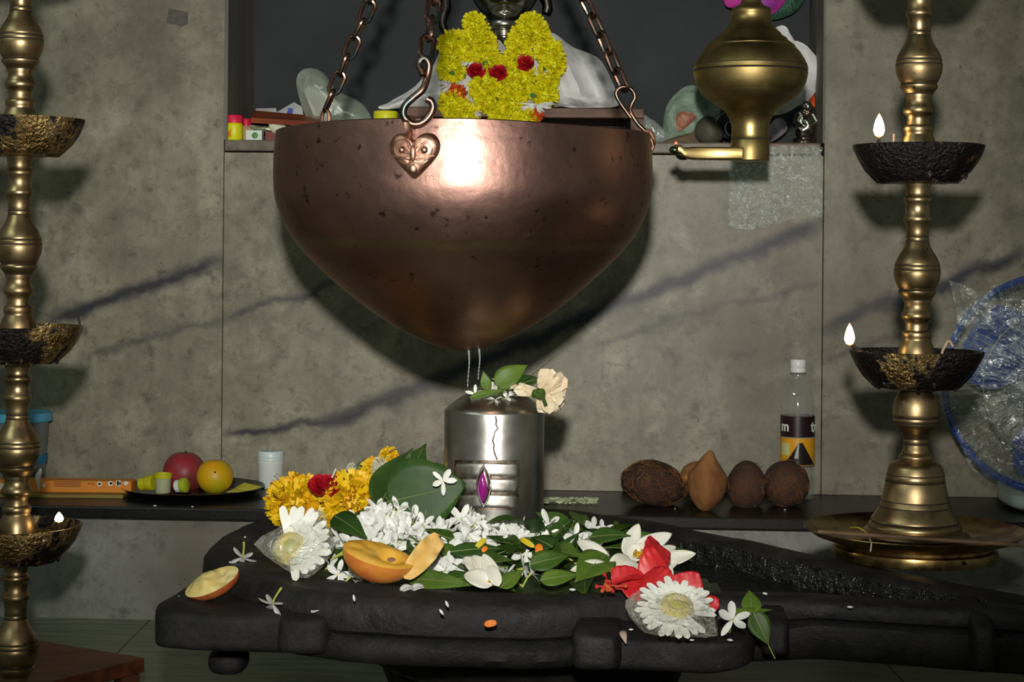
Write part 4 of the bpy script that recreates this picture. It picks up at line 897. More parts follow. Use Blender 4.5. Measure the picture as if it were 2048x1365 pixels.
def midrib(p0, p1, curl, face, roll=0.0):
    p0, p1 = Vector(p0), Vector(p1); ax = p1 - p0; L_ = ax.length; ax.normalize()
    nn = V(0, -math.cos(face), math.sin(face)); nn = (nn - ax * nn.dot(ax)).normalized(); nn = Matrix.Rotation(roll, 3, ax) @ nn
    return MB().tube([p0 + ax * (L_ * s_ * 0.92) + nn * (curl * L_ * math.sin(PI * s_ * 0.92) + 0.0004) for s_ in [k / 7 for k in range(8)]], [0.0009 - 0.0001 * k for k in range(8)], 5)
def leaf(label, p0, p1, w, mat, face=0.9, fold=0.12, curl=0.08, roll=0.0, group=None, name='leaf', shape=(0.6, 1.25)):
    r = root(name, label, 'leaf', p0, group)
    solid(part('leaf_blade', blade(p0, p1, w, face, fold, curl, shape, roll=roll), mat, r), 0.0007, -1)
    part('midrib', midrib(p0, p1, curl, face, roll), m_vein, r)
    return r
# under-layer of wet leaf mush that carries the heap
random.seed(3); mb = MB()
mb.grid(lambda a, b: (lambda x, y: V(x, y, heap_h(x, y) - 0.004 + 0.003 * noise.noise(V(x * 60, y * 60, 0))))(-0.30 + 0.62 * a, 1.90 + 0.50 * b), 70, 56)
mb.f = [f for f in mb.f if sum(heap_h(mb.v[i].x, mb.v[i].y) for i in f) / 4 > ZW - 0.002]
single('leaf_litter', mb, M('wet_litter', (0.035, 0.06, 0.016, 1), 0.35, col2=(0.015, 0.028, 0.009, 1), scale=60, bump=(80, 0.9, 0.006)), 'wet dark leaf litter under the heaped white flowers', 'litter', kind='stuff')
# scattered leaves of the heap
POLY = [(670, 1075), (770, 1030), (900, 1040), (1060, 1050), (1240, 1062), (1350, 1090), (1340, 1150), (1240, 1168), (1000, 1172), (820, 1165), (690, 1125)]
def inside(u, v, poly):
    c = False; j = len(poly) - 1
    for i in range(len(poly)):
        if (poly[i][1] > v) != (poly[j][1] > v) and u < (poly[j][0] - poly[i][0]) * (v - poly[i][1]) / (poly[j][1] - poly[i][1]) + poly[i][0]: c = not c
        j = i
    return c
lv_me = []
for k in range(4):
    L_ = 0.044 + 0.006 * k; w = 0.026 + 0.003 * (k % 2)
    m1 = blade(V(0, 0, 0), V(L_, 0, 0), w, PI / 2, 0.18 + 0.08 * k, 0.06 * (1 if k % 2 else -0.5), (0.6, 1.15), roll=0).mesh('leaf_blade', GREENS[k % 3]); m2 = midrib(V(0, 0, 0), V(L_, 0, 0), 0.06 * (1 if k % 2 else -0.5), PI / 2).mesh('midrib', m_vein)
    lv_me.append([('leaf_blade', m1), ('midrib', m2)])
random.seed(11); cnt = 0
while cnt < 62:
    u, v = random.uniform(660, 1360), random.uniform(1030, 1180)
    if not inside(u, v, POLY): continue
    if u < 900 and v < 1110 and random.random() < 0.75: continue
    p = on_heap(u, v, 0.004); p.z += 0.004
    Mx = Matrix.Translation(p) @ Matrix.Rotation(random.uniform(0, 2 * PI), 4, 'Z') @ Matrix.Rotation(random.uniform(-0.5, 0.35), 4, 'Y') @ Matrix.Rotation(random.uniform(-0.7, 0.7), 4, 'X')
    inst('leaf', 'green leaf lying among the white blossoms in the basin', 'leaf', 'leaves in the flower heap', Mx @ Matrix.Scale(random.uniform(0.85, 1.15), 4), lv_me[cnt % 4]); cnt += 1
# white blossoms
m_pet = M('white_petal', (0.80, 0.81, 0.76, 1), 0.45, col2=(0.70, 0.72, 0.66, 1), scale=60, sub=0.15)
m_tube = M('green_tube', (0.45, 0.50, 0.10, 1), 0.45)
def blossom(kind):
    mb = MB(); random.seed(kind)
    for i in range(5):
        a = 2 * PI * i / 5 + random.uniform(-0.15, 0.15); d = V(math.cos(a), math.sin(a), random.uniform(-0.15, 0.65)).normalized()
        p0 = V(0, 0, 0) + d * 0.0012; p1 = d * random.uniform(0.0145, 0.019)
        nn = V(0, 0, 1); ax = (p1 - p0).normalized(); nn = (nn - ax * nn.z).normalized(); ac = ax.cross(nn); L_ = (p1 - p0).length; cu_ = random.uniform(-0.20, 0.24); w = random.uniform(0.0095, 0.012)
        def g(t_, s_):
            ww = w / 2 * max(0.18, (s_ ** 0.65 * max(0, 1 - s_) ** 0.42) / 0.57); x = 2 * t_ - 1
            if s_ > 0.99: ww = w * 0.10
            return p0 + ax * (L_ * s_) + ac * x * ww + nn * (cu_ * L_ * s_ * s_ + 0.25 * abs(x) * ww)
        mb.grid(g, 5, 9)
    tb = MB().tube([V(0, 0, 0.0005), V(0.0005, 0, -0.006), V(0.002, 0.001, -0.013), V(0.004, 0.002, -0.020)], [0.0016, 0.0011, 0.0011, 0.0015], 7)
    me = mb.mesh('corolla', m_pet); return [('corolla', me), ('flower_tube', tb.mesh('flower_tube', m_tube))]
BL = [blossom(k + 1) for k in range(6)]
WP = [(672, 1080), (700, 1050), (740, 1022), (800, 1012), (860, 1018), (900, 1034), (960, 1042), (1020, 1050), (1080, 1052), (1100, 1075), (1020, 1100), (960, 1098), (900, 1120), (870, 1110), (820, 1090), (790, 1105), (730, 1108), (690, 1105)]
def put_blossom(u, v, k, label, group, lift=0.006, p=None, sc=1.0, tilt=None):
    p = p or on_heap(u, v, lift); ty = tilt or (random.uniform(-1.3, 1.3), random.uniform(-0.4, 1.5))
    inst('white_blossom', label, 'flower', group, Matrix.Translation(p) @ Matrix.Rotation(ty[0], 4, 'Y') @ Matrix.Rotation(ty[1], 4, 'X') @ Matrix.Rotation(random.uniform(0, 6.28), 4, 'Z') @ Matrix.Scale(sc, 4), BL[k % 6])
random.seed(21); n = 0
while n < 165:
    u, v = random.uniform(660, 1110), random.uniform(1008, 1122)
    if not inside(u, v, WP): continue
    put_blossom(u, v, n, 'small white five petalled blossom heaped before the silver linga', 'white blossoms heaped in the basin', random.uniform(0.004, 0.014), sc=random.uniform(0.9, 1.12)); n += 1
for u, v in ((1078, 1062), (1082, 1085), (1098, 1050), (1060, 1070), (1150, 1078), (1168, 1066), (1188, 1058), (1205, 1062), (1160, 1098), (1140, 1072), (1032, 1096), (1050, 1108), (1062, 1148), (1046, 1138), (1098, 1120), (1130, 1108), (1000, 1086), (985, 1100), (880, 1128), (890, 1142), (905, 1132), (858, 1136), (760, 1112), (780, 1120), (800, 1124), (1012, 1150), (995, 1140), (930, 1110), (948, 1120)):
    put_blossom(u, v, n, 'small white blossom lying among the green leaves in the basin', 'white blossoms on the leaves', 0.008, sc=random.uniform(0.9, 1.1)); n += 1
for u, v in ((676, 1150), (700, 1155), (722, 1148), (660, 1132), (668, 1100)):
    put_blossom(u, v, n, 'white blossom lying between the wrapped daisy and the peach half', 'white blossoms by the peach', 0.006, p=on_z(u, v, zr + 0.004)); n += 1
# trifoliate leaves standing against the linga
leaf('large dark green leaf standing upright left of the other leaves', at(758, 1018, 2.12), at(826, 897, 2.17), 88 / F * 2.14, GREENS[2], 0.25, 0.20, -0.12, 0.35, name='bilva_leaf')
leaf('tall narrow dark green leaf rising behind the broad leaf', at(790, 1020, 2.15), at(852, 888, 2.19), 84 / F * 2.15, GREENS[2], 0.2, 0.2, 0.10, -0.2, name='bilva_leaf')
leaf('broad green leaf with pointed tip reaching toward the silver bands', at(772, 1006, 2.10), at(932, 968, 2.10), 152 / F * 2.10, GREENS[2], 0.22, 0.06, 0.03, 0.10, name='bilva_leaf', shape=(0.55, 0.95))
leaf('small dark green leaf tucked behind the linga beside yellow petal', at(840, 960, 2.26), at(890, 930, 2.26), 50 / F * 2.25, GREENS[2], 0.6, 0.1, 0.1, 0, name='bilva_leaf')
strip(at(843, 934, 2.24), at(876, 930, 2.24), 0.007, m_ypetal, 'petal', 'yellow petal lying on the small leaf behind the linga', 'petal', up=V(0, -0.6, 0.8))
put_blossom(0, 0, 2, 'white blossom fallen on the tip of the broad green leaf', None, p=at(886, 962, 2.075), sc=0.9, tilt=(0.6, 1.4))
# leaves at the front edge of the basin
D1 = 1.955
for i, (a, b, w, m, lab) in enumerate([
    ((815, 1158, 1.93), (950, 1172, 1.90), 40, 1, 'flat wet green leaf at the basin edge beside the peach half'),
    ((885, 1160, 1.925), (955, 1160, 1.90), 36, 0, 'dark wet green leaf overlapping the flat leaf at the basin edge'),
    ((1000, 1176, 1.90), (1048, 1140, 1.92), 34, 1, 'folded bright green leaf standing beside the pale petals'),
    ((1215, 1110, 1.96), (1150, 1165, 1.91), 74, 1, 'broad rounded green leaf leaning below the white lily'),
    ((668, 1032, 2.06), (735, 1078, 2.0), 52, 2, 'dark green leaf between the marigolds and the white blossoms'),
    ((1180, 1075, 2.05), (1262, 1072, 2.02), 40, 0, 'green leaf behind the standing lily petals'),
    ((1250, 1085, 2.03), (1310, 1068, 2.03), 34, 0, 'small green leaf showing right of the tall lily petal'),
    ((1105, 1095, 2.0), (1060, 1075, 2.03), 46, 2, 'round dark green leaf behind the orange scrap'),
    ((1060, 1130, 1.94), (1140, 1112, 1.95), 44, 0, 'wet green leaf lying in the water before the lily'),
    ((1080, 1162, 1.91), (1160, 1150, 1.92), 36, 1, 'pale wet green leaf at the front edge of the water'),
    ((900, 1105, 1.98), (1010, 1098, 1.99), 34, 2, 'long dark green leaf below the heaped blossoms'),
    ((838, 1128, 1.95), (862, 1090, 1.97), 22, 2, 'narrow green leaf behind the curled yellow petal')]):
    leaf(lab, at(*a), at(*b), w / F * 1.95, GREENS[m], 0.55 + 0.1 * (i % 4), 0.12, 0.04)
# tagged marigolds, rose and the little heap behind
def marigold_me(name, mats, n=230, seed=1, flat=0.75):
    random.seed(seed); mb = MB()
    for k in range(n):
        z = 1 - 1.55 * (k + 0.5) / n; ph = k * 2.39996; r = math.sqrt(max(0, 1 - z * z)); d = V(r * math.cos(ph), r * math.sin(ph), z * flat + 0.05)
        d = d + V(random.uniform(-.1, .1), random.uniform(-.1, .1), random.uniform(-.1, .1)); dn = d.normalized()
        s1 = dn.orthogonal().normalized(); s1 = Matrix.Rotation(random.uniform(0, 6.28), 3, dn) @ s1; s2 = dn.cross(s1)
        w = random.uniform(0.09, 0.145); b = d * 0.62; e = d * random.uniform(0.90, 1.12)
        up_ = s2 * random.uniform(-0.06, 0.10)
        vs = [b - s1 * w * 0.35, b + s1 * w * 0.35, e - s1 * w + up_, e + s1 * w * 0.1 + s2 * 0.06 + up_ * 1.5, e + s1 * w + up_, e * 1.06 - s1 * w * 0.5 + up_ * 2, e * 1.06 + s1 * w * 0.55 + up_ * 2]
        mb.add(vs, [(0, 1, 4, 3, 2), (2, 3, 5), (3, 4, 6)])
    mb.ell((0, 0, 0), 0.72, 0.72, 0.72 * flat, 14, 10)
    return mb.mesh(name, mats)
m_mary = M('marigold_yellow', (0.76, 0.53, 0.004, 1), 0.55, col2=(0.78, 0.40, 0.004, 1), scale=1.6, lo=0.4, hi=0.62)
m_marg = M('garland_marigold', P(224, 190, 6, 3.4), 0.6, col2=P(186, 146, 4, 3.4), scale=2.2, lo=0.40, hi=0.64)
me_mary = marigold_me('marigold_bloom', m_mary, 430, 5, 0.8); me_marg = marigold_me('marigold_bloom', m_marg, 330, 6, 0.85)
def put(name, label, cat, group, p, r, rot, me): 
    return inst(name, label, cat, group, Matrix.Translation(p) @ Matrix.Rotation(rot[0], 4, 'X') @ Matrix.Rotation(rot[1], 4, 'Z') @ Matrix.Scale(r, 4), [(name, me)])
put('marigold', 'bright yellow marigold behind the plastic wrapped daisy', 'flower', 'marigolds on the stone', at(592, 1006, 2.235), 54 / F * 2.23, (1.0, 0.3), me_mary)
put('marigold', 'orange yellow marigold between the red rose and the green leaves', 'flower', 'marigolds on the stone', at(704, 1002, 2.20), 58 / F * 2.20, (0.9, 1.3), me_mary)
put('marigold', 'small yellow marigold in the heap behind the orange marigold', 'flower', 'marigolds on the stone', at(748, 945, 2.33), 28 / F * 2.3, (1.2, 2.3), me_mary)
put('marigold', 'small orange marigold on top of the back flower heap', 'flower', 'marigolds on the stone', at(778, 912, 2.32), 17 / F * 2.3, (1.0, 0.3), me_mary)
put('marigold', 'small yellow marigold peeping out under the wrapped daisy leaf', 'flower', 'marigolds on the stone', at(665, 1042, 2.13), 17 / F * 2.1, (1.0, 0.3), me_mary)
m_cream = M('cream_chrysanthemum', (0.55, 0.54, 0.40, 1), 0.6); me_cream = marigold_me('cream_bloom', m_cream, 160, 9, 0.8)
put('cream_flower', 'cream chrysanthemum in the heap behind the tall leaf', 'flower', None, at(768, 938, 2.315), 24 / F * 2.3, (1.2, 0), me_cream)
put('cream_flower', 'tiny cream flower on the dark sprig behind the rose', 'flower', None, at(706, 940, 2.36), 13 / F * 2.3, (1.2, 0), me_cream)
leaf('small dark sprig leaf rising behind the red rose', at(700, 962, 2.36), at(732, 915, 2.36), 20 / F * 2.3, GREENS[2], 0.2)
m_rose = M('rose_red', (0.50, 0.008, 0.020, 1), 0.45, col2=(0.32, 0.005, 0.012, 1), scale=30); m_rosed = M('rose_dark', (0.06, 0.006, 0.012, 1), 0.5)
def rose_me(name, mat, seed=1, n=20):
    random.seed(seed); mb = MB()
    for k in range(n):
        q = k / (n - 1); a = k * 2.4; rr_ = 0.12 + 0.75 * q; hh = 0.95 - 0.35 * q; op = 0.10 + 0.65 * q * q
        def g(t_, s_):
            x = (2 * t_ - 1); ang = a + x * (1.5 - 0.75 * q); r2 = rr_ * (0.35 + 0.65 * s_) + op * s_ * s_ * 0.4 + 0.02 * math.sin(9 * x + k)
            return V(r2 * math.cos(ang), r2 * math.sin(ang), -0.45 + (hh + 0.35) * s_ * (1 - 0.25 * x * x) - 0.25 * q * s_ ** 3)
        mb.grid(g, 9, 6)
    mb.ell((0, 0, -0.2), 0.35, 0.35, 0.45, 12, 8); return mb.mesh(name, mat)
me_rose = rose_me('rose_bloom', m_rose); me_rosed = rose_me('rose_bloom', m_rosed, 3, 14)
put('rose', 'red rose wedged between the two big marigolds', 'flower', None, at(650, 976, 2.19), 34 / F * 2.19, (0.45, 0.4), me_rose)
put('rose', 'dark wilted red petals behind the red rose', 'flower', None, at(700, 963, 2.33), 22 / F * 2.3, (0.9, 0.4), me_rosed)
single('toothpick', MB().tube([at(664, 956, 2.17), at(672, 938, 2.17)], 0.0012, 6), M('pale_wood', (0.6, 0.55, 0.45, 1), 0.7), 'pale stick pinning the red rose', 'stick')
m_twig = M('dry_twig', P(120, 105, 88, 2.4), 0.8)
for pts, lab in (([(716, 918), (735, 892), (770, 875), (800, 871), (850, 872), (876, 862), (892, 853)], 'thin dry grass stem arching over to the linga'), ([(780, 902), (810, 888), (850, 872), (870, 858), (890, 836)], 'thin dry grass stem leaning up against the linga side')):
    single('dry_twig', MB().tube(catmull([at(u, v, 2.30 - 0.0007 * i) for i, (u, v) in enumerate(pts)], 4)[:-4], 0.0006, 5), m_twig, lab, 'stem')
# ---- wrapped white daisies
m_gpet = M('daisy_petal', (0.82, 0.82, 0.75, 1), 0.5, sub=0.15); m_disc = M('daisy_disc', (0.66, 0.56, 0.20, 1), 0.8, col2=(0.48, 0.38, 0.06, 1), scale=300, bump=(500, 0.8, 0.002)); m_disc2 = M('daisy_eye', (0.42, 0.40, 0.06, 1), 0.7, bump=(400, 0.6, 0.002))
m_wrap = clear('flower_wrap', (0.82, 0.84, 0.76, 1), 0.08, 0.40, 30, 0.07, (42, 1.0, 0.010), 0.42, 0.72, crease=((18, 0.02, 0.85), (40, 0.02, 0.6)))
pet_me = blade(V(0.012, 0, 0), V(0.052, 0, 0.002), 0.0098, PI / 2, 0.10, 0.05, (0.30, 0.22)).mesh('petal', m_gpet)
pet_me2 = blade(V(0.010, 0, 0), V(0.040, 0, 0.004), 0.0095, PI / 2, 0.10, 0.09, (0.30, 0.22)).mesh('petal', m_gpet)
def daisy(label, c, normal, R, wrap_out, wd, wt, cup=0.25, seed=1, skip=(), tiltw=0.0):
    r = root('wrapped_daisy', label, 'flower', c, 'plastic wrapped white daisies')
    q = normal.to_track_quat('Z', 'Y').to_matrix().to_4x4(); random.seed(seed)
    for lay, (me, n, e) in enumerate(((pet_me, 26, cup), (pet_me2, 24, cup + 0.2))):
        for k in range(n):
            a = 2 * PI * (k + 0.5 * lay) / n + random.uniform(-0.05, 0.05)
            if any(s0 < a % (2 * PI) < s1 for s0, s1 in skip): continue
            o = bpy.data.objects.new('petal', me); COL.objects.link(o); o.parent = r
            o.matrix_local = q @ Matrix.Rotation(a, 4, 'Z') @ Matrix.Rotation(-e + random.uniform(-0.06, 0.06), 4, 'Y') @ Matrix.Scale(R / 0.052 * random.uniform(0.92, 1.05), 4)
    dm = MB().lathe([(0.0, 0.3), (0.17, 0.34), (0.3, 0.42), (0.44, 0.36), (0.52, 0.2), (0.44, 0.0)], 28); dm.v = [q.to_3x3() @ (p * R * 0.8) + nz3(p, 14, 0.0006) for p in dm.v]
    d_ = bpy.data.objects.new('flower_disc', dm.mesh('flower_disc', m_disc)); COL.objects.link(d_); d_.parent = r
    em = MB().ell((0, 0, 0.30), 0.24, 0.24, 0.10, 16, 8); em.v = [q.to_3x3() @ (p * R * 0.8) for p in em.v]
    e_ = bpy.data.objects.new('disc_eye', em.mesh('disc_eye', m_disc2)); COL.objects.link(e_); e_.parent = r
    part('plastic_wrap', pillow(wrap_out, wd, wt, crumple=0.005, freq=34, seed=seed, sub=2, tilt=tiltw, power=3.0, rings=12), m_wrap, r, label='clear crumpled plastic wrap')
    return r
daisy('plastic wrapped white daisy leaning against the yellow marigold', at(586, 1104, 1.985), V(-0.12, -0.75, 0.60).normalized(), 92 / F * 1.985,
      [(506, 1090), (545, 1062), (600, 1035), (642, 1018), (656, 1045), (668, 1085), (660, 1115), (628, 1150), (602, 1156), (560, 1132)], 1.985, 0.040, 0.35, 3, ((2.0, 4.9),), 0.00044)
daisy('plastic wrapped white daisy lying flat at the edge of the stone lobe', at(1352, 1226, 1.775), V(0.06, -0.56, 0.83).normalized(), 86 / F * 1.775,
      [(1250, 1215), (1262, 1190), (1300, 1178), (1370, 1180), (1408, 1190), (1424, 1225), (1434, 1272), (1380, 1274), (1310, 1272), (1275, 1255)], 1.775, 0.045, 0.10, 8, ((5.3, 5.9),), 0.0007)
# ---- peach half
pcx = at(752, 1130, 1.90); prad = 70 / F * 1.90
m_psk = M('peach_skin', (0.62, 0.17, 0.035, 1), 0.45, col2=(0.78, 0.36, 0.05, 1), scale=22, lo=0.38, hi=0.64, sub=0.1); m_pfl = M('peach_flesh', (0.80, 0.40, 0.035, 1), 0.30, col2=(0.85, 0.52, 0.09, 1), scale=40, sub=0.2, bump=(60, 0.3)); m_pit = M('peach_pit', (0.22, 0.12, 0.08, 1), 0.8)
peach = root('peach_half', 'cut orange peach half lying at the edge of the basin', 'fruit', (pcx.x, pcx.y, ZW))
Rp = Matrix.Rotation(math.radians(15), 3, 'Y') @ Matrix.Rotation(math.radians(12), 3, 'X')
def pq(x, y, z): return pcx + Rp @ V(x, y, z)
part('skin', MB().grid(lambda a, b: pq(prad * 1.05 * math.cos(2 * PI * a) * math.sin(b * PI / 2), prad * 0.85 * math.sin(2 * PI * a) * math.sin(b * PI / 2), 0.012 - prad * 0.80 * math.cos(b * PI / 2)), 48, 12, wrapu=True), m_psk, peach)
def fl(a, b):
    x = prad * 1.05 * math.cos(2 * PI * a) * b; y = prad * 0.85 * math.sin(2 * PI * a) * b
    d = math.hypot((x - 0.012) / 0.013, (y + 0.004) / 0.010)
    return pq(x, y, 0.012 + 0.003 * (1 - b ** 6) - 0.010 * math.exp(-d * d) + (0.0015 * noise.noise(V(x * 90, y * 90, 1)) if b < 0.95 else 0))
part('flesh', MB().grid(fl, 48, 16, wrapu=True), m_pfl, peach)
part('pit_hollow', MB().ell(pq(0.014, 0.004, 0.0075), 0.006, 0.004, 0.003, 14, 8), m_pit, peach)
yc = M('curled_yellow', (0.74, 0.42, 0.09, 1), 0.55, col2=(0.80, 0.56, 0.22, 1), scale=60)
yp = blade(at(808, 1158, 1.885), at(878, 1074, 1.93), 46 / F * 1.9, 0.35, 0.25, 0.06, (0.40, 0.35), 24, 0.2, 0.0035, 6.3, 1.0, 11)
solid(single('curled_petal', yp, yc, 'curled ruffled yellow petal standing beside the peach half', 'petal'), 0.0007)
# ---- apple piece
am = M('apple_flesh', (0.78, 0.60, 0.20, 1), 0.4, col2=(0.82, 0.70, 0.36, 1), scale=40, lo=0.4, hi=0.65, sub=0.15, bump=(50, 0.4, 0.003)); ask = M('apple_skin', (0.36, 0.035, 0.02, 1), 0.3, col2=(0.60, 0.20, 0.05, 1), scale=26, lo=0.42, hi=0.68)
ac_ = at(426, 1168, 1.945); arr = 58 / F * ac_.y
apple = root('apple_piece', 'bitten apple piece with red skin on the left stone lobe', 'fruit', (ac_.x, ac_.y, zr - 0.021))
Ra = Matrix.Rotation(math.radians(-24), 3, 'Y') @ Matrix.Rotation(math.radians(28), 3, 'X') 
part('skin', MB().grid(lambda a, b: ac_ + Ra @ (V(arr * math.cos(2 * PI * a) * math.sin(b * PI / 2), arr * 0.62 * math.sin(2 * PI * a) * math.sin(b * PI / 2), 0.003 - arr * 0.56 * math.cos(b * PI / 2))), 40, 10, wrapu=True), ask, apple)
def af(a, b):
    x = arr * math.cos(2 * PI * a) * b; y = arr * 0.62 * math.sin(2 * PI * a) * b
    ridge = 0.010 * (1 - abs(x + 0.006) / arr) * (1 - b ** 3) - 0.006 * math.exp(-((x - 0.012) / 0.006) ** 2) * (1 - b ** 4)
    return ac_ + Ra @ (V(x, y, 0.003 + ridge + (0.002 * noise.noise(V(x * 120, y * 120, 4)) if b < 0.95 else 0)))
part('flesh', MB().grid(af, 40, 14, wrapu=True), am, apple)
# ---- white water lilies
m_lily = M('lily_petal', (0.76, 0.75, 0.66, 1), 0.45, col2=(0.68, 0.65, 0.52, 1), scale=50, sub=0.2); m_stam = M('lily_stamen', (0.62, 0.36, 0.02, 1), 0.6)
def lily(label, base, pets, stam, Dz):
    r = root('white_lily', label, 'flower', base, 'white lilies in the basin')
    for (u0, v0, d0), (u1, v1, d1), w, face, curl in pets:
        solid(part('petal', blade(at(u0, v0, d0), at(u1, v1, d1), w / F * d0, face, 0.30, curl, (0.50, 0.75)), m_lily, r), 0.0008)
    random.seed(len(label)); u, v, d = stam
    for k in range(16):
        p0 = at(u, v + 6, d); p1 = at(u + random.uniform(-16, 16), v - random.uniform(-4, 14), d - random.uniform(0.0, 0.012))
        part('stamen', MB().tube([p0, (p0 + p1) / 2 + V(0, -0.002, 0.001), p1], [0.0009, 0.0011, 0.0014], 5), m_stam, r)
d0 = 1.985
lily('open white lily with one tall upright petal behind the hibiscus', on_z(1268, 1110, ZW), [
    ((1250, 1112, d0 + .03), (1278, 1048, d0 + .05), 34, 0.1, -0.05), ((1262, 1108, d0 + .02), (1344, 1068, d0 + .03), 36, 0.35, 0.05), ((1300, 1120, d0), (1352, 1094, d0 + .02), 26, 0.5, 0.05),
    ((1318, 1130, d0), (1392, 1108, d0 - .01), 32, 0.6, 0.06), ((1310, 1136, d0 - .02), (1356, 1126, d0 - .03), 34, 0.5, 0.05), ((1318, 1130, d0 - .03), (1346, 1154, d0 - .05), 30, 0.5, 0.05), ((1252, 1116, d0), (1300, 1096, d0), 36, 0.4, 0.12)], (1280, 1112, d0 - 0.01), d0)
lily('drooping white lily with two long petals over green leaves', on_z(1230, 1150, ZW), [
    ((1220, 1128, d0 - .03), (1154, 1082, d0), 32, 0.5, 0.08), ((1222, 1140, d0 - .04), (1140, 1142, d0 - .05), 32, 0.7, 0.12), ((1222, 1150, d0 - .04), (1256, 1114, d0 - .02), 44, 0.3, 0.16), ((1240, 1152, d0 - .05), (1278, 1130, d0 - .03), 34, 0.4, 0.12)], (1232, 1146, d0 - 0.06), d0)
lily('half closed pale lily bud lying at the basin edge', on_z(960, 1160, ZW), [
    ((990, 1168, 1.90), (926, 1116, 1.93), 36, 0.5, 0.1), ((992, 1170, 1.895), (944, 1112, 1.92), 34, 0.5, 0.12), ((995, 1172, 1.89), (966, 1108, 1.91), 30, 0.5, 0.1), ((985, 1172, 1.885), (928, 1150, 1.90), 40, 0.6, 0.12), ((998, 1174, 1.88), (978, 1130, 1.90), 26, 0.4, 0.1)], (985, 1166, 1.895), 1.9)
# ---- hibiscus
m_hib = M('hibiscus_red', (0.62, 0.024, 0.028, 1), 0.45, col2=(0.52, 0.012, 0.018, 1), scale=40, bump=(60, 0.3), sub=0.1); m_hst = M('hibiscus_stamen', (0.55, 0.10, 0.02, 1), 0.6)
hd = 1.87
hib = root('hibiscus', 'large red hibiscus lying behind the wrapped daisy', 'flower', on_z(1290, 1200, zr))
for (u0, v0, d0), (u1, v1, d1), w, face, curl, rl in (((1288, 1156, hd), (1318, 1088, hd + .05), 66, 0.15, 0.06, 0.25), ((1280, 1158, hd), (1334, 1130, hd + .01), 92, 0.45, 0.10, 0.0), ((1286, 1152, hd), (1322, 1182, hd - .03), 84, 0.55, 0.12, 0.1),
                                          ((1290, 1155, hd), (1222, 1162, hd - .01), 52, 0.6, 0.10, 0.0), ((1296, 1160, hd), (1255, 1196, hd - .03), 62, 0.6, 0.10, 0.0), ((1320, 1180, hd - .02), (1406, 1172, hd - .03), 60, 0.5, 0.10, 0.3)):
    solid(part('petal', blade(at(u0, v0, d0), at(u1, v1, d1), w / F * hd, face, 0.15, curl, (0.55, 0.22), 22, rl, 0.0011, 9, u1, 11), m_hib, hib), 0.0006)
part('pistil', MB().tube([at(1284, 1156, hd - .01), at(1258, 1158, hd - .035), at(1232, 1166, hd - .045), at(1216, 1176, hd - .05)], [0.0018, 0.0014, 0.0012, 0.001], 7), m_hib, hib)
random.seed(9)
for k in range(26):
    p = at(1216 + random.gauss(0, 10), 1174 + random.gauss(0, 10), hd - 0.045 + random.uniform(-.008, .008)); part('anther', MB().ell(p, 0.0022, 0.002, 0.0022, 7, 5).tube([p, at(1222, 1172, hd - .048)], 0.0006, 4), m_hst if k % 3 else m_hib, hib)
solid(single('red_petal', blade(at(1400, 1205, 1.80), at(1438, 1214, 1.79), 34 / F * 1.8, 0.4, 0.1, 0.1, (0.45, 0.25), 14, 0, 0.0015), m_hib, 'small red hibiscus petal beside the white blossom on the right lobe', 'petal'), 0.0006)
# ---- right lobe: blossom and trifoliate leaf
put_blossom(0, 0, 3, 'lone white blossom with orange tinge beside the green leaf', None, p=at(1466, 1240, 1.765), sc=1.12, tilt=(0.1, 1.05))
m_or = M('orange_scrap_mat', (0.75, 0.20, 0.01, 1), 0.6)
jd = 1.775
leaf('green leaf pointing up on the right stone lobe', at(1505, 1228, jd + .02), at(1498, 1180, jd + .04), 40 / F * jd, GREENS[1], 0.2, 0.1, 0.05, name='bilva_leaf')
leaf('narrow green leaf pointing sideways on the right stone lobe', at(1448, 1232, jd + .01), at(1546, 1220, jd + .03), 20 / F * jd, GREENS[1], 0.5, 0.1, 0.03, name='bilva_leaf')
leaf('green leaf hanging down over the end of the right stone lobe', at(1508, 1226, jd), at(1538, 1292, jd - .012), 46 / F * jd, GREENS[0], 0.3, 0.1, -0.05, name='bilva_leaf')
single('leaf_stalk', MB().tube([at(1537, 1292, jd - .012), at(1550, 1318, jd - 0.01)], 0.0006, 5), m_tube, 'thin leaf stalk below the hanging leaf on the right lobe', 'stem')
# ---- on top of the linga
LD = LY - 0.01
leaf('small upright green leaf on top of the silver linga', at(975, 780, LD - .04), at(966, 742, LD - .04), 22 / F * LD, GREENS[1], 0.2)
leaf('broad curled green leaf on top of the silver linga', at(990, 772, LD - .01), at(1056, 730, LD), 46 / F * LD, GREENS[1], 0.3, 0.1, 0.10)
leaf('dark green leaf under the pale flower on the linga', at(1020, 774, LD), at(1088, 758, LD - 0.02), 34 / F * LD, GREENS[2], 0.4)
leaf('thin green leaf under the blossoms on the linga dome', at(940, 796, LD - .05), at(1015, 782, LD - .05), 16 / F * LD, GREENS[1], 0.6)
for i, (u, v) in enumerate(((950, 789), (972, 792), (990, 800), (996, 782), (1012, 796), (1000, 764), (1018, 792), (985, 778))):
    put_blossom(0, 0, i, 'tiny white blossom resting on the silver linga dome', 'blossoms on the linga', p=at(u, v, LD - 0.055 + 0.0012 * (820 - v)), sc=0.62)
m_carn = M('cream_petal', (0.72, 0.56, 0.36, 1), 0.55, col2=(0.76, 0.68, 0.48, 1), scale=50, sub=0.15)
car = root('cream_carnation', 'cream carnation lying on its side on top of the linga', 'flower', at(1092, 815, LD - .03))
random.seed(5); fcn = at(1082, 786, LD - .02)
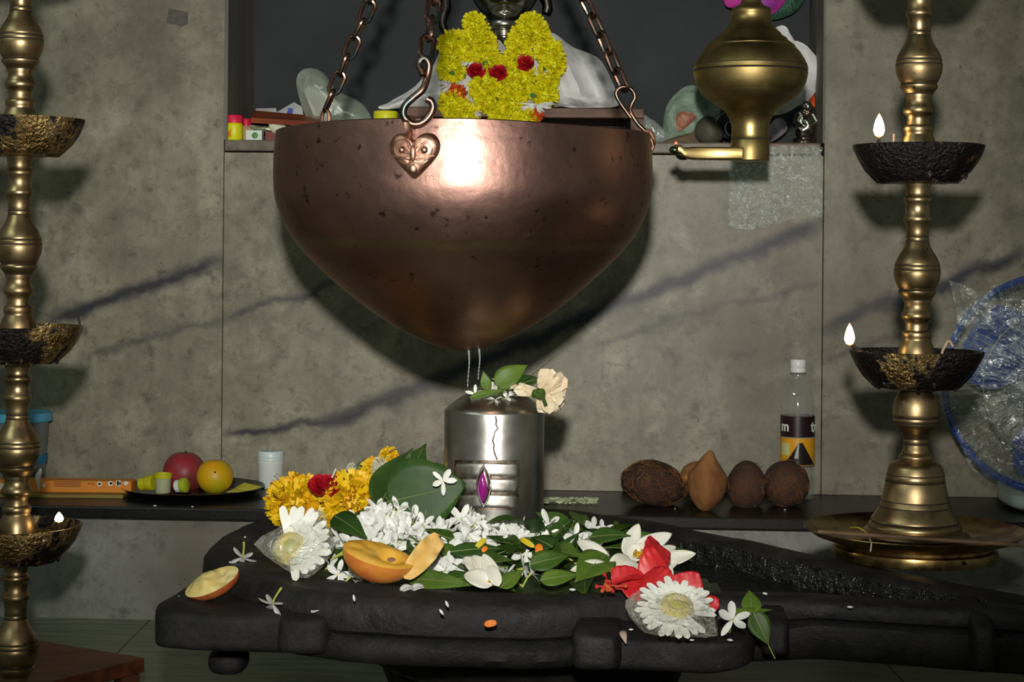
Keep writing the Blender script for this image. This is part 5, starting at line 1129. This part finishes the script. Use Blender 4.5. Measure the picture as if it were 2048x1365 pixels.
for k in range(22):
    a = random.uniform(-1.5, 1.45); e = random.uniform(0.75, 1.0); d2 = random.uniform(-0.03, 0.03)
    if k < 5: p1 = at(1020 + 12 * k * 0.6, 778 + 4 * math.sin(k * 2), LD - .04); w = 22
    else: p1 = at(1086 + 58 * e * math.cos(a), 783 - 48 * e * math.sin(a), LD - .02 + d2); w = 30
    solid(part('petal', blade(fcn + nz3(V(k, 1, 2), 5, 0.003), p1, w / F * LD, random.uniform(0, 0.8), 0.2, random.uniform(-0.1, 0.15), (0.5, 0.18), 12, random.uniform(-0.5, 0.5), 0.0016, 7, k), m_carn, car), 0.0005)
part('calyx', MB().ell(at(1078, 787, LD - .050), 0.010, 0.006, 0.0065, 18, 12, fn=lambda p: p + nz3(p, 160, 0.004)), GREENS[0], car)
part('stalk', MB().tube([at(1086, 795, LD - .058), at(1092, 812, LD - .06)], 0.0022, 7), GREENS[2], car)
single('thin_twig', MB().tube([at(1040, 768, LD - .03), at(1075, 742, LD - .03), at(1105, 718, LD - .03)], 0.0005, 5), GREENS[2], 'thin grass blade sticking up behind the cream carnation', 'stem')
# ---- loose bits on the stone
m_rice = M('rice_grain', (0.80, 0.80, 0.78, 1), 0.5)
rg = MB().ell((0, 0, 0), 0.0031, 0.0014, 0.0012, 10, 6).mesh('rice_grain', m_rice)
random.seed(2)
for u, v, z in ((1145, 1180, zr), (1384, 1281, zr - .022), (1460, 1281, zr - .022), (358, 1194, zr - .022), (490, 1075, zr), (460, 1125, zr), (1395, 1168, zr), (1530, 1188, zr), (1700, 1215, zr - .002), (1330, 1195, zr), (1262, 1260, zr - .020)):
    p = on_z(u, v, z + 0.0012); inst('rice_grain', 'loose white rice grain on the black stone', 'grain', 'rice grains on the stone', Matrix.Translation(p) @ Matrix.Rotation(random.uniform(0, 3), 4, 'Z') @ Matrix.Scale(random.uniform(0.8, 1.2), 4), [('rice_grain', rg)])
for u, v, D in ((708, 1197, 1.835), (883, 1225, 1.81), (894, 1209, 1.81)):
    inst('rice_grain', 'white rice grain stuck on the front face of the stone', 'grain', 'rice grains on the stone face', Matrix.Translation(at(u, v, D - 0.012)) @ Matrix.Rotation(random.uniform(0, 3), 4, 'Y') @ Matrix.Scale(1.2, 4), [('rice_grain', rg)])
solid(single('orange_petal', blade(at(968, 1250, 1.795), at(994, 1246, 1.795), 14 / F * 1.8, 0.3, 0.1, 0.1, (0.4, 0.4), 10), m_or, 'small orange petal stuck on the front face of the stone', 'petal'), 0.0006)
solid(single('orange_petal', blade(at(1078, 1116, 1.945), at(1078, 1088, 1.955), 16 / F * 1.9, 0.2, 0.1, 0.1, (0.5, 0.4), 10), m_or, 'orange petal scrap standing among the green leaves', 'petal'), 0.0006)
solid(single('orange_petal', blade(at(964, 1105, 1.97), at(974, 1094, 1.975), 11 / F * 1.9, 0.3, 0.1, 0.1, (0.5, 0.4), 10), m_or, 'tiny orange petal scrap on the long dark leaf', 'petal'), 0.0006)
for (a, b, lab) in (((950, 1098, 1.985), (972, 1078, 1.99), 'yellow petal below the heaped white blossoms'), ((1040, 1078, 1.985), (1070, 1096, 1.975), 'yellow petal beside the orange scrap')):
    solid(single('yellow_petal', blade(at(*a), at(*b), 12 / F * 2, 0.4, 0.1, 0.1, (0.5, 0.5), 10), m_ypetal, lab, 'petal'), 0.0006)
for u, v, D, lab in ((545, 1212, 1.905, 'wilted white blossom with green tube on the left stone lobe'), (485, 1118, 2.045, 'wilted white blossom standing on the rim beside the wrapped daisy')):
    p = on_z(u, v + 8, zr - .018 if v > 1150 else zr); put_blossom(0, 0, 4, lab, None, p=p + V(0, 0, 0.006), sc=1.0, tilt=(0.2, 2.5))
for u, v, z, w, lab in ((622, 1226, zr - .022, 0.010, 'single white petal on the boss of the left lobe'), (800, 1184, zr - .002, 0.012, 'crumpled white petal at the wet front rim'), (822, 1182, zr - .002, 0.012, 'second crumpled white petal at the wet front rim beside leaves')):
    p = on_z(u, v, z + 0.0015); solid(single('white_petal', blade(p, p + V(0.014, 0.006, 0.003), w, 1.2, 0.2, 0.15, (0.4, 0.4), 10), m_pet, lab, 'petal'), 0.0005)
strip(on_z(1243, 1266, zr - .018) + V(0, 0, 0.002), at(1252, 1288, on_z(1243, 1266, zr - .018).y - 0.018), 0.007, M('beige_petal', (0.5, 0.38, 0.30, 1), 0.6), 'petal', 'faded beige petal stuck beside the right boss', 'petal', up=V(0, -1, 0.3))
# rice and flecks on the ledge front
for u, v in ((1272, 1033), (1350, 1018), (1395, 1030), (1500, 1030), (1570, 1020), (205, 1018), (310, 1012), (385, 1014)):
    p = on_z(u, v, ZL + 0.0012)
    if p.y > 3.06: inst('rice_grain', 'loose white rice grain on the black ledge', 'grain', 'rice grains on the ledge', Matrix.Translation(p) @ Matrix.Rotation(random.uniform(0, 3), 4, 'Z'), [('rice_grain', rg)])
# ================================================================ the niche
ZS = Z_SILL
m_bust = metal('silver_face', (0.58, 0.56, 0.50, 1), (0.34, 0.30, 0.22, 1), 12, 0.40, 0.70, rough=(0.16, 0.30), spots=(30, 0.75, (0.30, 0.20, 0.03, 1)))
m_bdark = metal('dark_metal', (0.10, 0.09, 0.08, 1), (0.04, 0.035, 0.03, 1), 40, rough=(0.35, 0.5))
ND = 3.47
hc_ = at(1010, -38, ND); px = ND / F
bust = root('silver_bust', 'polished silver bust in the niche wearing a yellow garland', 'statue', V(hc_.x, ND, ZS))
def face_fn(p):
    t_ = p.z / (86 * px); k = 1.0 if t_ > -0.25 else 1 - 0.22 * (-0.25 - t_) / 0.75
    q = Vector((p.x * k, p.y * k, p.z))
    if q.y < 0:
        q.y -= 0.011 * math.exp(-((p.x) / 0.020) ** 2 - ((t_ + 0.92) / 0.16) ** 2)     # chin
        q.y -= 0.007 * math.exp(-((p.x) / 0.024) ** 2 - ((t_ + 0.60) / 0.07) ** 2)     # lips
        q.y += 0.006 * math.exp(-((p.x) / 0.024) ** 2 - ((t_ + 0.74) / 0.06) ** 2)
        q.y -= 0.022 * math.exp(-((p.x) / 0.011) ** 2 - ((t_ + 0.22) / 0.20) ** 2)     # nose
    return q
part('head', MB().ell(hc_, 72 * px, 66 * px, 86 * px, 64, 48, 1.0, 0.0, face_fn), m_bust, bust, angle=70)
for sx in (-1, 1):
    part('moustache', MB().tube([hc_ + V(sx * x * px, -62 * px + abs(x) * 0.28 * px, z * px) for x, z in ((2, -44), (16, -46), (32, -40), (44, -32))], [0.0035, 0.0045, 0.004, 0.001], 10), m_bdark, bust)
    part('eye', MB().ell(hc_ + V(sx * 26 * px, -56 * px, 8 * px), 0.012, 0.006, 0.006, 16, 10), m_bust, bust)
    part('ear', MB().ell(hc_ + V(sx * 70 * px, 0, -6 * px), 0.008, 0.016, 0.026, 14, 12), m_bust, bust)
    part('ear_ornament', MB().tube([hc_ + V(sx * 122 * px if sx < 0 else 82 * px, 0.02, z * px) + V(0.004 * math.sin(z * 0.1), 0, 0) for z in range(60, -112 if sx < 0 else -62, -10)], [0.005 + 0.005 * math.sin(PI * k / 17) + 0.001 * (k % 2) for k in range(18 if sx < 0 else 13)], 12), m_bdark, bust)
part('hair', MB().ell(hc_ + V(0, 0.012, 28 * px), 78 * px, 70 * px, 80 * px, 40, 20, fn=lambda p: V(p.x, max(p.y, -0.018), p.z)), m_bdark, bust)
nk = [(30, 140), (27, 128), (25, 114), (24, 108), (27, 105), (27, 98), (24.5, 96), (24.5, 92), (27.5, 90), (27.5, 82), (25, 80), (25.5, 76), (29, 74), (29, 64), (27, 62), (34, 57), (36, 50), (34, 44)]
part('neck', MB().lathe([(h * px, ZC + ray(1010, v)[1] * ND) for h, v in nk], 48, (at(1008, 90, ND).x, ND, 0)), m_bust, bust)
part('beads', MB().tube([at(1000 + 3 * math.sin(v), v, ND - 0.022) for v in range(84, 150, 3)], [0.0045 if k % 2 else 0.0025 for k in range(22)], 8), m_bust, bust)
m_cloth = M('white_cloth', P(192, 206, 200, 3.5), 0.7, col2=P(160, 176, 172, 3.5), scale=8, bump=(5, 0.7, 0.03), stretch=(1.6, 1, 0.7))
def cloth_fold(w):
    return w + V(0, 0, 0)
tor = MB().ell(at(1005, 135, ND + 0.02), 0.125, 0.065, 0.074, 40, 20)
part('torso', tor, m_bdark, bust)
ctorso = [(758, 212), (790, 198), (832, 172), (868, 128), (890, 92), (940, 72), (1010, 66), (1070, 64), (1110, 70), (1150, 96), (1200, 122), (1222, 160), (1234, 196), (1228, 214), (1150, 216), (1060, 216), (960, 216), (860, 216), (800, 217), (765, 218)]
def folded(mb):
    for p in mb.v:
        s = math.sin(p.x * 105 + p.z * 60 + 2.5 * noise.noise(p * 9)) ; s = abs(s) ** 0.6 * (1 if s > 0 else -1); p.y -= 0.010 * s * (0.6 + 0.6 * noise.noise(p * 6)); p.z += 0.003 * noise.noise(p * 30)
    return mb
single('white_drape', folded(pillow(ctorso, ND - 0.035, 0.050, rings=16, crumple=0.006, freq=14, seed=2.0, power=2.6, tilt=0.0003)), m_cloth, 'white cloth draped around the shoulders of the silver bust', 'cloth', loc=at(1000, 240, ND))
# folded edges of the drape
# garland
gar = root('flower_garland', 'thick yellow marigold garland with red roses around the bust', 'garland', at(1000, 240, ND - 0.10), None)
gz = [(370, 165), (250, 285), (205, 300), (350, 285), (440, 290), (400, 230), (215, 390), (215, 470), (450, 395), (480, 440), (420, 360), (760, 165), (790, 230), (720, 235), (680, 290), (690, 375), (650, 400), (880, 360), (910, 440), (870, 520), (850, 590), (850, 650), (640, 500), (720, 540), (450, 550), (420, 610), (600, 580), (670, 620), (470, 690), (560, 730), (640, 700), (600, 800), (220, 700), (260, 740), (250, 800), (320, 800), (720, 815), (530, 650), (300, 330), (550, 800)]
random.seed(31)
def gput(name, me, zx, zy, r, dd, rot):
    o = bpy.data.objects.new(name, me); COL.objects.link(o); o.parent = gar
    u, v = 840 + zx * 0.2931, zy * 0.2931
    o.matrix_local = Matrix.Translation(at(u, v, ND - 0.092 - dd - 0.02 * max(0, (v - 60) / 180)) - OFF[gar.name]) @ Matrix.Rotation(rot, 4, 'X') @ Matrix.Rotation(random.uniform(0, 6.28), 4, 'Z') @ Matrix.Scale(r / F * ND, 4)
    return o
for i, (zx, zy) in enumerate(gz): gput('marigold', me_marg, zx, zy, random.uniform(22.5, 27), random.uniform(-0.006, 0.006), random.uniform(0.9, 1.8))
me_rosg = rose_me('rose_bloom', M('garland_rose', P(150, 12, 22, 3.4), 0.5, col2=P(90, 6, 12, 3.4), scale=2), 8, 16)
for zx, zy in ((382, 482), (720, 430), (532, 495)): gput('rose', me_rosg, zx, zy, 17, 0.022, 1.1)
me_dor = marigold_me('orange_bloom', M('garland_orange', P(140, 52, 8, 3.4), 0.6), 120, 12)
for zx, zy in ((215, 618), (265, 630), (790, 790)): gput('orange_flower', me_dor, zx, zy, 15, 0.012, 1.2)
m_tub = M('tuberose', P(196, 192, 160, 3.4), 0.6)
def spray_me(seed):
    random.seed(seed); mb = MB()
    for k in range(26):
        a = random.uniform(0, PI) + PI; d = V(math.cos(a), -0.25 + random.uniform(-.3, .1), 0.35 * math.sin(a) + random.uniform(-0.25, 0.25)); mb.tube([d * 0.15, d * 0.6, d], [0.06, 0.07, 0.02], 5)
    return mb.mesh('white_spray', m_tub)
me_sp = spray_me(4)
for zx, zy, r in ((215, 575, 36), (800, 715, 34), (330, 430, 16), (370, 770, 20), (830, 490, 16), (440, 470, 14)): gput('white_spray', me_sp, zx, zy, r, 0.014, 0.0)
lf_me = blade(V(-0.5, 0, 0), V(0.5, 0, 0), 0.6, 0, 0.1, 0.05).mesh('garland_leaf', M('garland_leaf_green', P(48, 84, 30, 3.4), 0.5))
for zx, zy in ((215, 498), (775, 652), (445, 430), (850, 470)): gput('garland_leaf', lf_me, zx, zy, 15, 0.028, 0.3)
# bust stand
m_dwood = M('dark_wood', P(82, 58, 46, 3.4), 0.6, col2=P(56, 38, 32, 3.4), scale=12, stretch=(1, 8, 8))
stand = root('wooden_stand', 'dark brown wooden stand under the silver bust', 'stand', at(1020, 280, ND))
xa, xb = at(806, 225, ND).x, at(1280, 225, ND).x; zt2 = at(1100, 216, ND - 0.10).z; zt1 = at(1100, 236, ND - 0.10).z
bevel(part('board', MB().hexa([V(xa, ND - 0.10, zt1), V(xb, ND - 0.11, zt1), V(xb, ND + 0.09, zt1), V(xa, ND + 0.10, zt1), V(xa, ND - 0.10, zt2), V(xb, ND - 0.11, zt2), V(xb, ND + 0.09, zt2), V(xa, ND + 0.10, zt2)]), m_dwood, stand, smooth=False), 0.002)
for x in (xa + 0.03, xb - 0.012): part('leg', MB().box((x, ND - 0.02, (ZS + zt1) / 2), (0.024, 0.15, zt1 - ZS - 0.0004)), m_dwood, stand, smooth=False)
# left side of the niche
def jar_(label, u, v0, v1, hw, D, cap, bodym, capm, patch=None):
    c = at(u, v1, D); c.z = max(ZS, min(c.z, ZS)); p_ = D / F; h = (v1 - v0) * p_ + (at(u, v1, D).z - ZS); r = hw * p_
    o = root('powder_jar', label, 'jar', c, 'powder jars in the niche')
    part('jar_body', MB().lathe([(r * 0.92, 0), (r, 0.002), (r, h * 0.60), (r * 0.97, h * 0.64), (r * 0.9, h * 0.68)], 32, c), bodym, o)
    part('cap', MB().lathe([(r * 0.95, h * 0.68), (r * 1.0, h * 0.69), (r * 1.0, h * 0.97), (r * 0.94, h), (0, h)], 32, c), capm, o)
    if patch: part('stain', MB().grid(lambda a, b: c + V((r + 0.0006) * math.sin(-1.1 + 0.9 * a), -(r + 0.0006) * math.cos(-1.1 + 0.9 * a), h * (0.12 + 0.36 * b * (0.8 + 0.2 * math.sin(a * 7)))), 8, 6), patch, o, label='orange powder stain')
m_yj = M('yellow_jar', P(205, 165, 10, 3.4), 0.4); m_rc = M('red_cap', P(170, 22, 48, 3.4), 0.4)
jar_('yellow powder jar with red cap at the left end of the sill', 468, 231, 282, 17.5, 3.40, 0, m_yj, m_rc, M('orange_stain', P(200, 92, 10, 3.4), 0.7))
jar_('smaller yellow jar with red cap half hidden behind the other', 492, 238, 280, 10, 3.46, 0, m_yj, m_rc)
def flat(name, pts, th, mat, label, cat, smooth=False):
    """thin sheet of paper or card through pixel points (u, v, D)"""
    P3 = [at(*p) for p in pts]; n_ = (P3[1] - P3[0]).cross(P3[-1] - P3[0]).normalized(); n = len(P3)
    return single(name, MB().add(P3 + [p + n_ * th for p in P3], [tuple(reversed(range(n))), tuple(range(n, 2 * n))] + [(i, (i + 1) % n, (i + 1) % n + n, i + n) for i in range(n)]), mat, label, cat, smooth=smooth)
m_mb = M('matchbox_white', P(150, 160, 150, 3.4), 0.5)
mbx = root('matchbox', 'small white matchbox with a green emblem on the sill', 'box', on_wall(512, 283, -0.03))
c0 = on_wall(508, 284, -0.02); c0.z = ZS
part('box_body', MB().box(c0 + V(0.0, 0.012, 0.0095), (0.030, 0.03, 0.019)), m_mb, mbx, smooth=False)
part('emblem', MB().ell(c0 + V(0.002, -0.0032, 0.0095), 0.006, 0.0006, 0.006, 14, 8), M('emblem_green', P(48, 92, 40, 3.4), 0.5), mbx)
c1 = on_wall(546, 284, -0.03); c1.z = ZS
bevel(single('brown_box', MB().box(c1 + V(0.0, 0.02, 0.009), (0.032, 0.03, 0.018)), M('brown_card', P(86, 34, 34, 3.4), 0.6), 'small maroon box beside the matchbox on the sill', 'box', smooth=False), 0.001)
flat('tray_card', [(502, 246, 3.40), (640, 254, 3.38), (640, 243, 3.44), (508, 231, 3.47)], 0.010, M('brown_tray', P(112, 50, 22, 3.4), 0.5, col2=P(80, 34, 18, 3.4), scale=6), 'tilted reddish brown booklet leaning on the sill clutter', 'book')
bpp = flat('folded_paper', [(535, 236, 3.50), (608, 236, 3.49), (604, 214, 3.52), (588, 205, 3.54)], 0.0008, M('pale_paper', P(160, 164, 176, 3.5), 0.7), 'pale folded paper with a blue printed stripe', 'paper')
q4 = [at(*p) for p in ((571, 233, 3.488), (584, 234, 3.488), (586, 217, 3.51), (577, 216, 3.51))]
part('blue_stripe', MB().add(q4 + [p + V(0, 0.0006, 0) for p in q4], [(0, 1, 2, 3), (7, 6, 5, 4), (0, 4, 5, 1), (1, 5, 6, 2), (2, 6, 7, 3), (3, 7, 4, 0)]), M('blue_ink', P(64, 76, 140, 3.5), 0.7), bpp, smooth=False)
flat('printed_packet', [(510, 234, 3.515), (556, 236, 3.51), (552, 218, 3.535), (512, 219, 3.54)], 0.002, M('packet_white', P(176, 174, 164, 3.5), 0.5, col2=P(190, 140, 50, 3.5), scale=30, lo=0.5, hi=0.6), 'small white packet with orange print behind the booklet', 'packet')
single('grey_foil', pillow([(500, 250), (525, 252), (552, 256), (560, 266), (530, 264), (505, 258)], 3.42, 0.010, crumple=0.004, freq=50), M('foil_grey', P(120, 122, 104, 3.4), 0.35, 0.3), 'crumpled grey foil strip above the matchbox', 'foil')
single('cream_scrap', pillow([(484, 256), (500, 252), (520, 258), (522, 280), (488, 282)], 3.44, 0.008, crumple=0.002), M('cream_paper', P(150, 122, 92, 3.4), 0.7), 'cream paper scrap behind the matchbox', 'paper')
single('white_sachet', pillow([(538, 250), (556, 246), (574, 254), (572, 264), (548, 266)], 3.40, 0.010, crumple=0.003), M('sachet_white', P(160, 168, 140, 3.4), 0.5), 'pale crumpled sachet at the rim of the copper pot', 'packet')
bag = root('plastic_bag', 'translucent plastic bag holding folded cream cloth in the niche', 'bag', at(650, 285, 3.45))
m_bag = clear('milky_bag', (0.42, 0.48, 0.40, 1), 0.35, 0.72, 18, 0.3, (14, 0.7, 0.01), 0.35, 0.75)
part('bag_film', pillow([(592, 160), (604, 140), (628, 138), (650, 150), (672, 180), (700, 196), (726, 210), (742, 240), (738, 262), (680, 268), (632, 262), (612, 232), (598, 195)], 3.43, 0.035, rings=12, crumple=0.007, freq=18, seed=7), m_bag, bag)
part('folded_cloth', folded(pillow([(610, 178), (628, 174), (650, 186), (676, 206), (664, 236), (646, 248), (630, 236), (616, 204)], 3.44, 0.022, rings=10, crumple=0.003, freq=20)), M('cream_cloth', P(190, 192, 150, 3.4), 0.8), bag)
yc_ = at(771, 268, 3.40); yc_.z = ZS
ylid = root('yellow_tin', 'round yellow lidded tin behind the copper pot rim', 'tin', yc_)
hh = at(771, 223, 3.40).z - ZS
part('tin_body', MB().lathe([(0.021, 0), (0.0215, 0.002), (0.0215, hh - 0.016)], 36, yc_), m_yj, ylid)
part('lid', MB().lathe([(0.0228, hh - 0.017), (0.0232, hh - 0.015), (0.0232, hh - 0.002), (0.022, hh), (0, hh)], 36, yc_), M('tin_lid', P(176, 160, 20, 3.4), 0.45), ylid)
# right side of the niche
m_film2 = clear('crumpled_film', (0.55, 0.62, 0.58, 1), 0.30, 0.80, 30, 0.15, (40, 1.0, 0.008), 0.35, 0.7)
single('clear_packet', pillow([(1284, 232), (1300, 236), (1325, 256), (1336, 284), (1300, 290), (1286, 276)], 3.42, 0.018, crumple=0.005, freq=45, seed=3), m_film2, 'small shiny clear packet beside the copper pot on the sill', 'packet')
gb_ = [(1328, 288), (1328, 240), (1336, 205), (1358, 180), (1378, 171), (1398, 176), (1420, 202), (1440, 222), (1434, 262), (1410, 290), (1366, 292)]
single('crumpled_bag', pillow(gb_, 3.44, 0.040, rings=14, crumple=0.010, freq=22, seed=4), M('grey_green_plastic', P(112, 128, 112, 3.4), 0.4, col2=P(82, 96, 84, 3.4), scale=30, bump=(40, 0.9, 0.006)), 'crumpled grey green plastic bag standing on the sill', 'bag')
single('red_label_scrap', pillow([(1352, 238), (1362, 224), (1385, 226), (1392, 236), (1370, 256), (1356, 262)], 3.395, 0.006, crumple=0.004, freq=40), M('label_scrap', P(128, 92, 70, 3.4), 0.6, col2=P(92, 40, 34, 3.4), scale=50), 'torn brownish label scrap stuck on the grey green bag', 'paper')
single('dark_stone', MB().ell(at(1418, 262, 3.385), 0.025, 0.024, 0.027, 24, 16, fn=lambda p: p + nz3(p, 30, 0.006)), M('stone_olive', P(48, 46, 36, 3.4), 0.6), 'rounded dark olive stone beside the crumpled bag', 'stone')
single('brown_shard', pillow([(1326, 286), (1345, 276), (1382, 266), (1392, 262), (1395, 290), (1350, 292)], 3.39, 0.010, crumple=0.002), M('brown_shell', P(74, 62, 46, 3.4), 0.7), 'flat brown shell lying at the sill edge', 'shell')
# rolled net paper: two concentric curls
mb = MB()
def roll_(a, b):
    th_ = 0.6 + a * 9.0; r = (8 + 30 * a) / F * 3.42; c = at(1462, 256, 3.42)
    return V(c.x + r * math.cos(th_) + 0.0, c.y - 0.05 + 0.10 * b, c.z + r * math.sin(th_) * 0.95)
solid(single('rolled_paper', MB().grid(roll_, 70, 6), M('lilac_paper', P(132, 134, 144, 3.4), 0.6, col2=P(106, 108, 118, 3.4), scale=60), 'loosely rolled pale grey paper beside the hanging brass lamp', 'paper roll'), 0.0008)
single('white_scarf', folded(pillow([(1547, 60), (1562, 50), (1576, 58), (1574, 80), (1598, 84), (1622, 102), (1641, 130), (1640, 165), (1618, 200), (1580, 222), (1548, 232), (1536, 222), (1570, 196), (1596, 165), (1604, 130), (1590, 104), (1568, 82)], 3.44, 0.018, rings=10, crumple=0.006, freq=22, seed=6, center=(1612, 140))), m_cloth, 'white scarf hanging in folds behind the hanging brass lamp', 'cloth')
single('tissue_scrap', folded(pillow([(1534, 262), (1548, 240), (1568, 238), (1574, 256), (1560, 274), (1540, 284)], 3.44, 0.010, rings=8, crumple=0.003, freq=30)), M('grey_tissue', P(120, 116, 122, 3.4), 0.7), 'pale grey tissue behind the neck of the brass lamp', 'tissue')
single('orange_cloth', folded(pillow([(1644, 155), (1645, 200), (1644, 225), (1628, 215), (1616, 206), (1626, 190)], 3.46, 0.012, rings=8, crumple=0.003, freq=30)), M('orange_cloth_mat', P(176, 60, 14, 3.4), 0.7), 'orange cloth hanging in the right corner of the niche', 'cloth')
fg = at(1610, 288, 3.42); fg.z = ZS
fig = root('silver_figurine', 'small silver figurine standing in the right corner of the niche', 'figurine', fg)
part('plinth', MB().lathe([(0.026, 0), (0.027, 0.004), (0.022, 0.008), (0.024, 0.012), (0.018, 0.016)], 28, fg), m_bust, fig)
def figfn(p): return p + nz3(p, 70, 0.0055)
part('body', MB().ell(fg + V(0, 0, 0.040), 0.020, 0.014, 0.030, 28, 20, fn=figfn), m_bust, fig)
part('head', MB().ell(fg + V(0.003, -0.002, 0.076), 0.010, 0.010, 0.012, 18, 12, fn=lambda p: p + nz3(p, 90, 0.002)), m_bust, fig)
for sx in (-1, 1): part('arm', MB().tube([fg + V(sx * 0.014, -0.004, 0.060), fg + V(sx * 0.021, -0.010, 0.045), fg + V(sx * 0.008, -0.017, 0.036)], [0.005, 0.0045, 0.004], 8), m_bust, fig)
rb = at(1632, 286, 3.47); rb.z = ZS
rbt = root('dark_red_bottle', 'dark red glass bottle behind the silver figurine', 'bottle', rb)
part('bottle_body', MB().lathe([(0.011, 0), (0.012, 0.003), (0.012, 0.040), (0.006, 0.052), (0.006, 0.060)], 24, rb), M('dark_red_glass', (0.05, 0.006, 0.006, 1), 0.1), rbt)
part('cap', MB().lathe([(0.007, 0.058), (0.007, 0.068), (0, 0.068)], 20, rb), m_wick, rbt)
m_pink = M('pink_cloth', P(150, 40, 110, 3.4), 0.5, col2=P(100, 44, 120, 3.4), scale=12); 
single('pink_bundle', pillow([(1452, -30), (1450, 6), (1464, 16), (1480, 8), (1520, 6), (1536, 26), (1546, 28), (1562, 14), (1572, -8), (1566, -40), (1500, -60)], 3.46, 0.03, rings=10, crumple=0.008, freq=20), m_pink, 'pink and purple cloth flower hanging behind the hanging lamp', 'decoration')
single('green_net', pillow([(1530, 34), (1534, 40), (1560, 38), (1590, 24), (1608, 2), (1614, -30), (1560, -50)], 3.50, 0.02, rings=10, crumple=0.003, freq=26), M('green_mesh', P(46, 80, 62, 3.4), 0.7, col2=P(26, 46, 38, 3.4), scale=260, lo=0.45, hi=0.55), 'dark green net bundle hanging beside the pink decoration', 'net')
# plastic sheet hanging over the sill edge
def sheet(a, b):
    u = 1458 + 187 * a; v = 292 + (163 - 22 * a ** 2 + 6 * math.sin(7 * a)) * b
    w = on_wall(u, v, 0.012); s = 0.5 + 0.5 * noise.noise(w * 9)
    return w - NW * (0.003 * math.sin(20 * a + 6 * b) * b) + nz3(w, 55, 0.0055 * s) + nz3(w, 130, 0.0030) 
m_sheet = clear('hanging_film', (0.85, 0.92, 0.84, 1), 0.14, 0.50, 50, 0.07, (85, 1.0, 0.016), 0.42, 0.72, crease=((22, 0.022, 1.0), (48, 0.025, 0.9), (90, 0.025, 0.6)))
single('plastic_sheet', MB().grid(sheet, 120, 100), m_sheet, 'crumpled clear plastic sheet hanging from the right end of the sill', 'plastic sheet', angle=180)
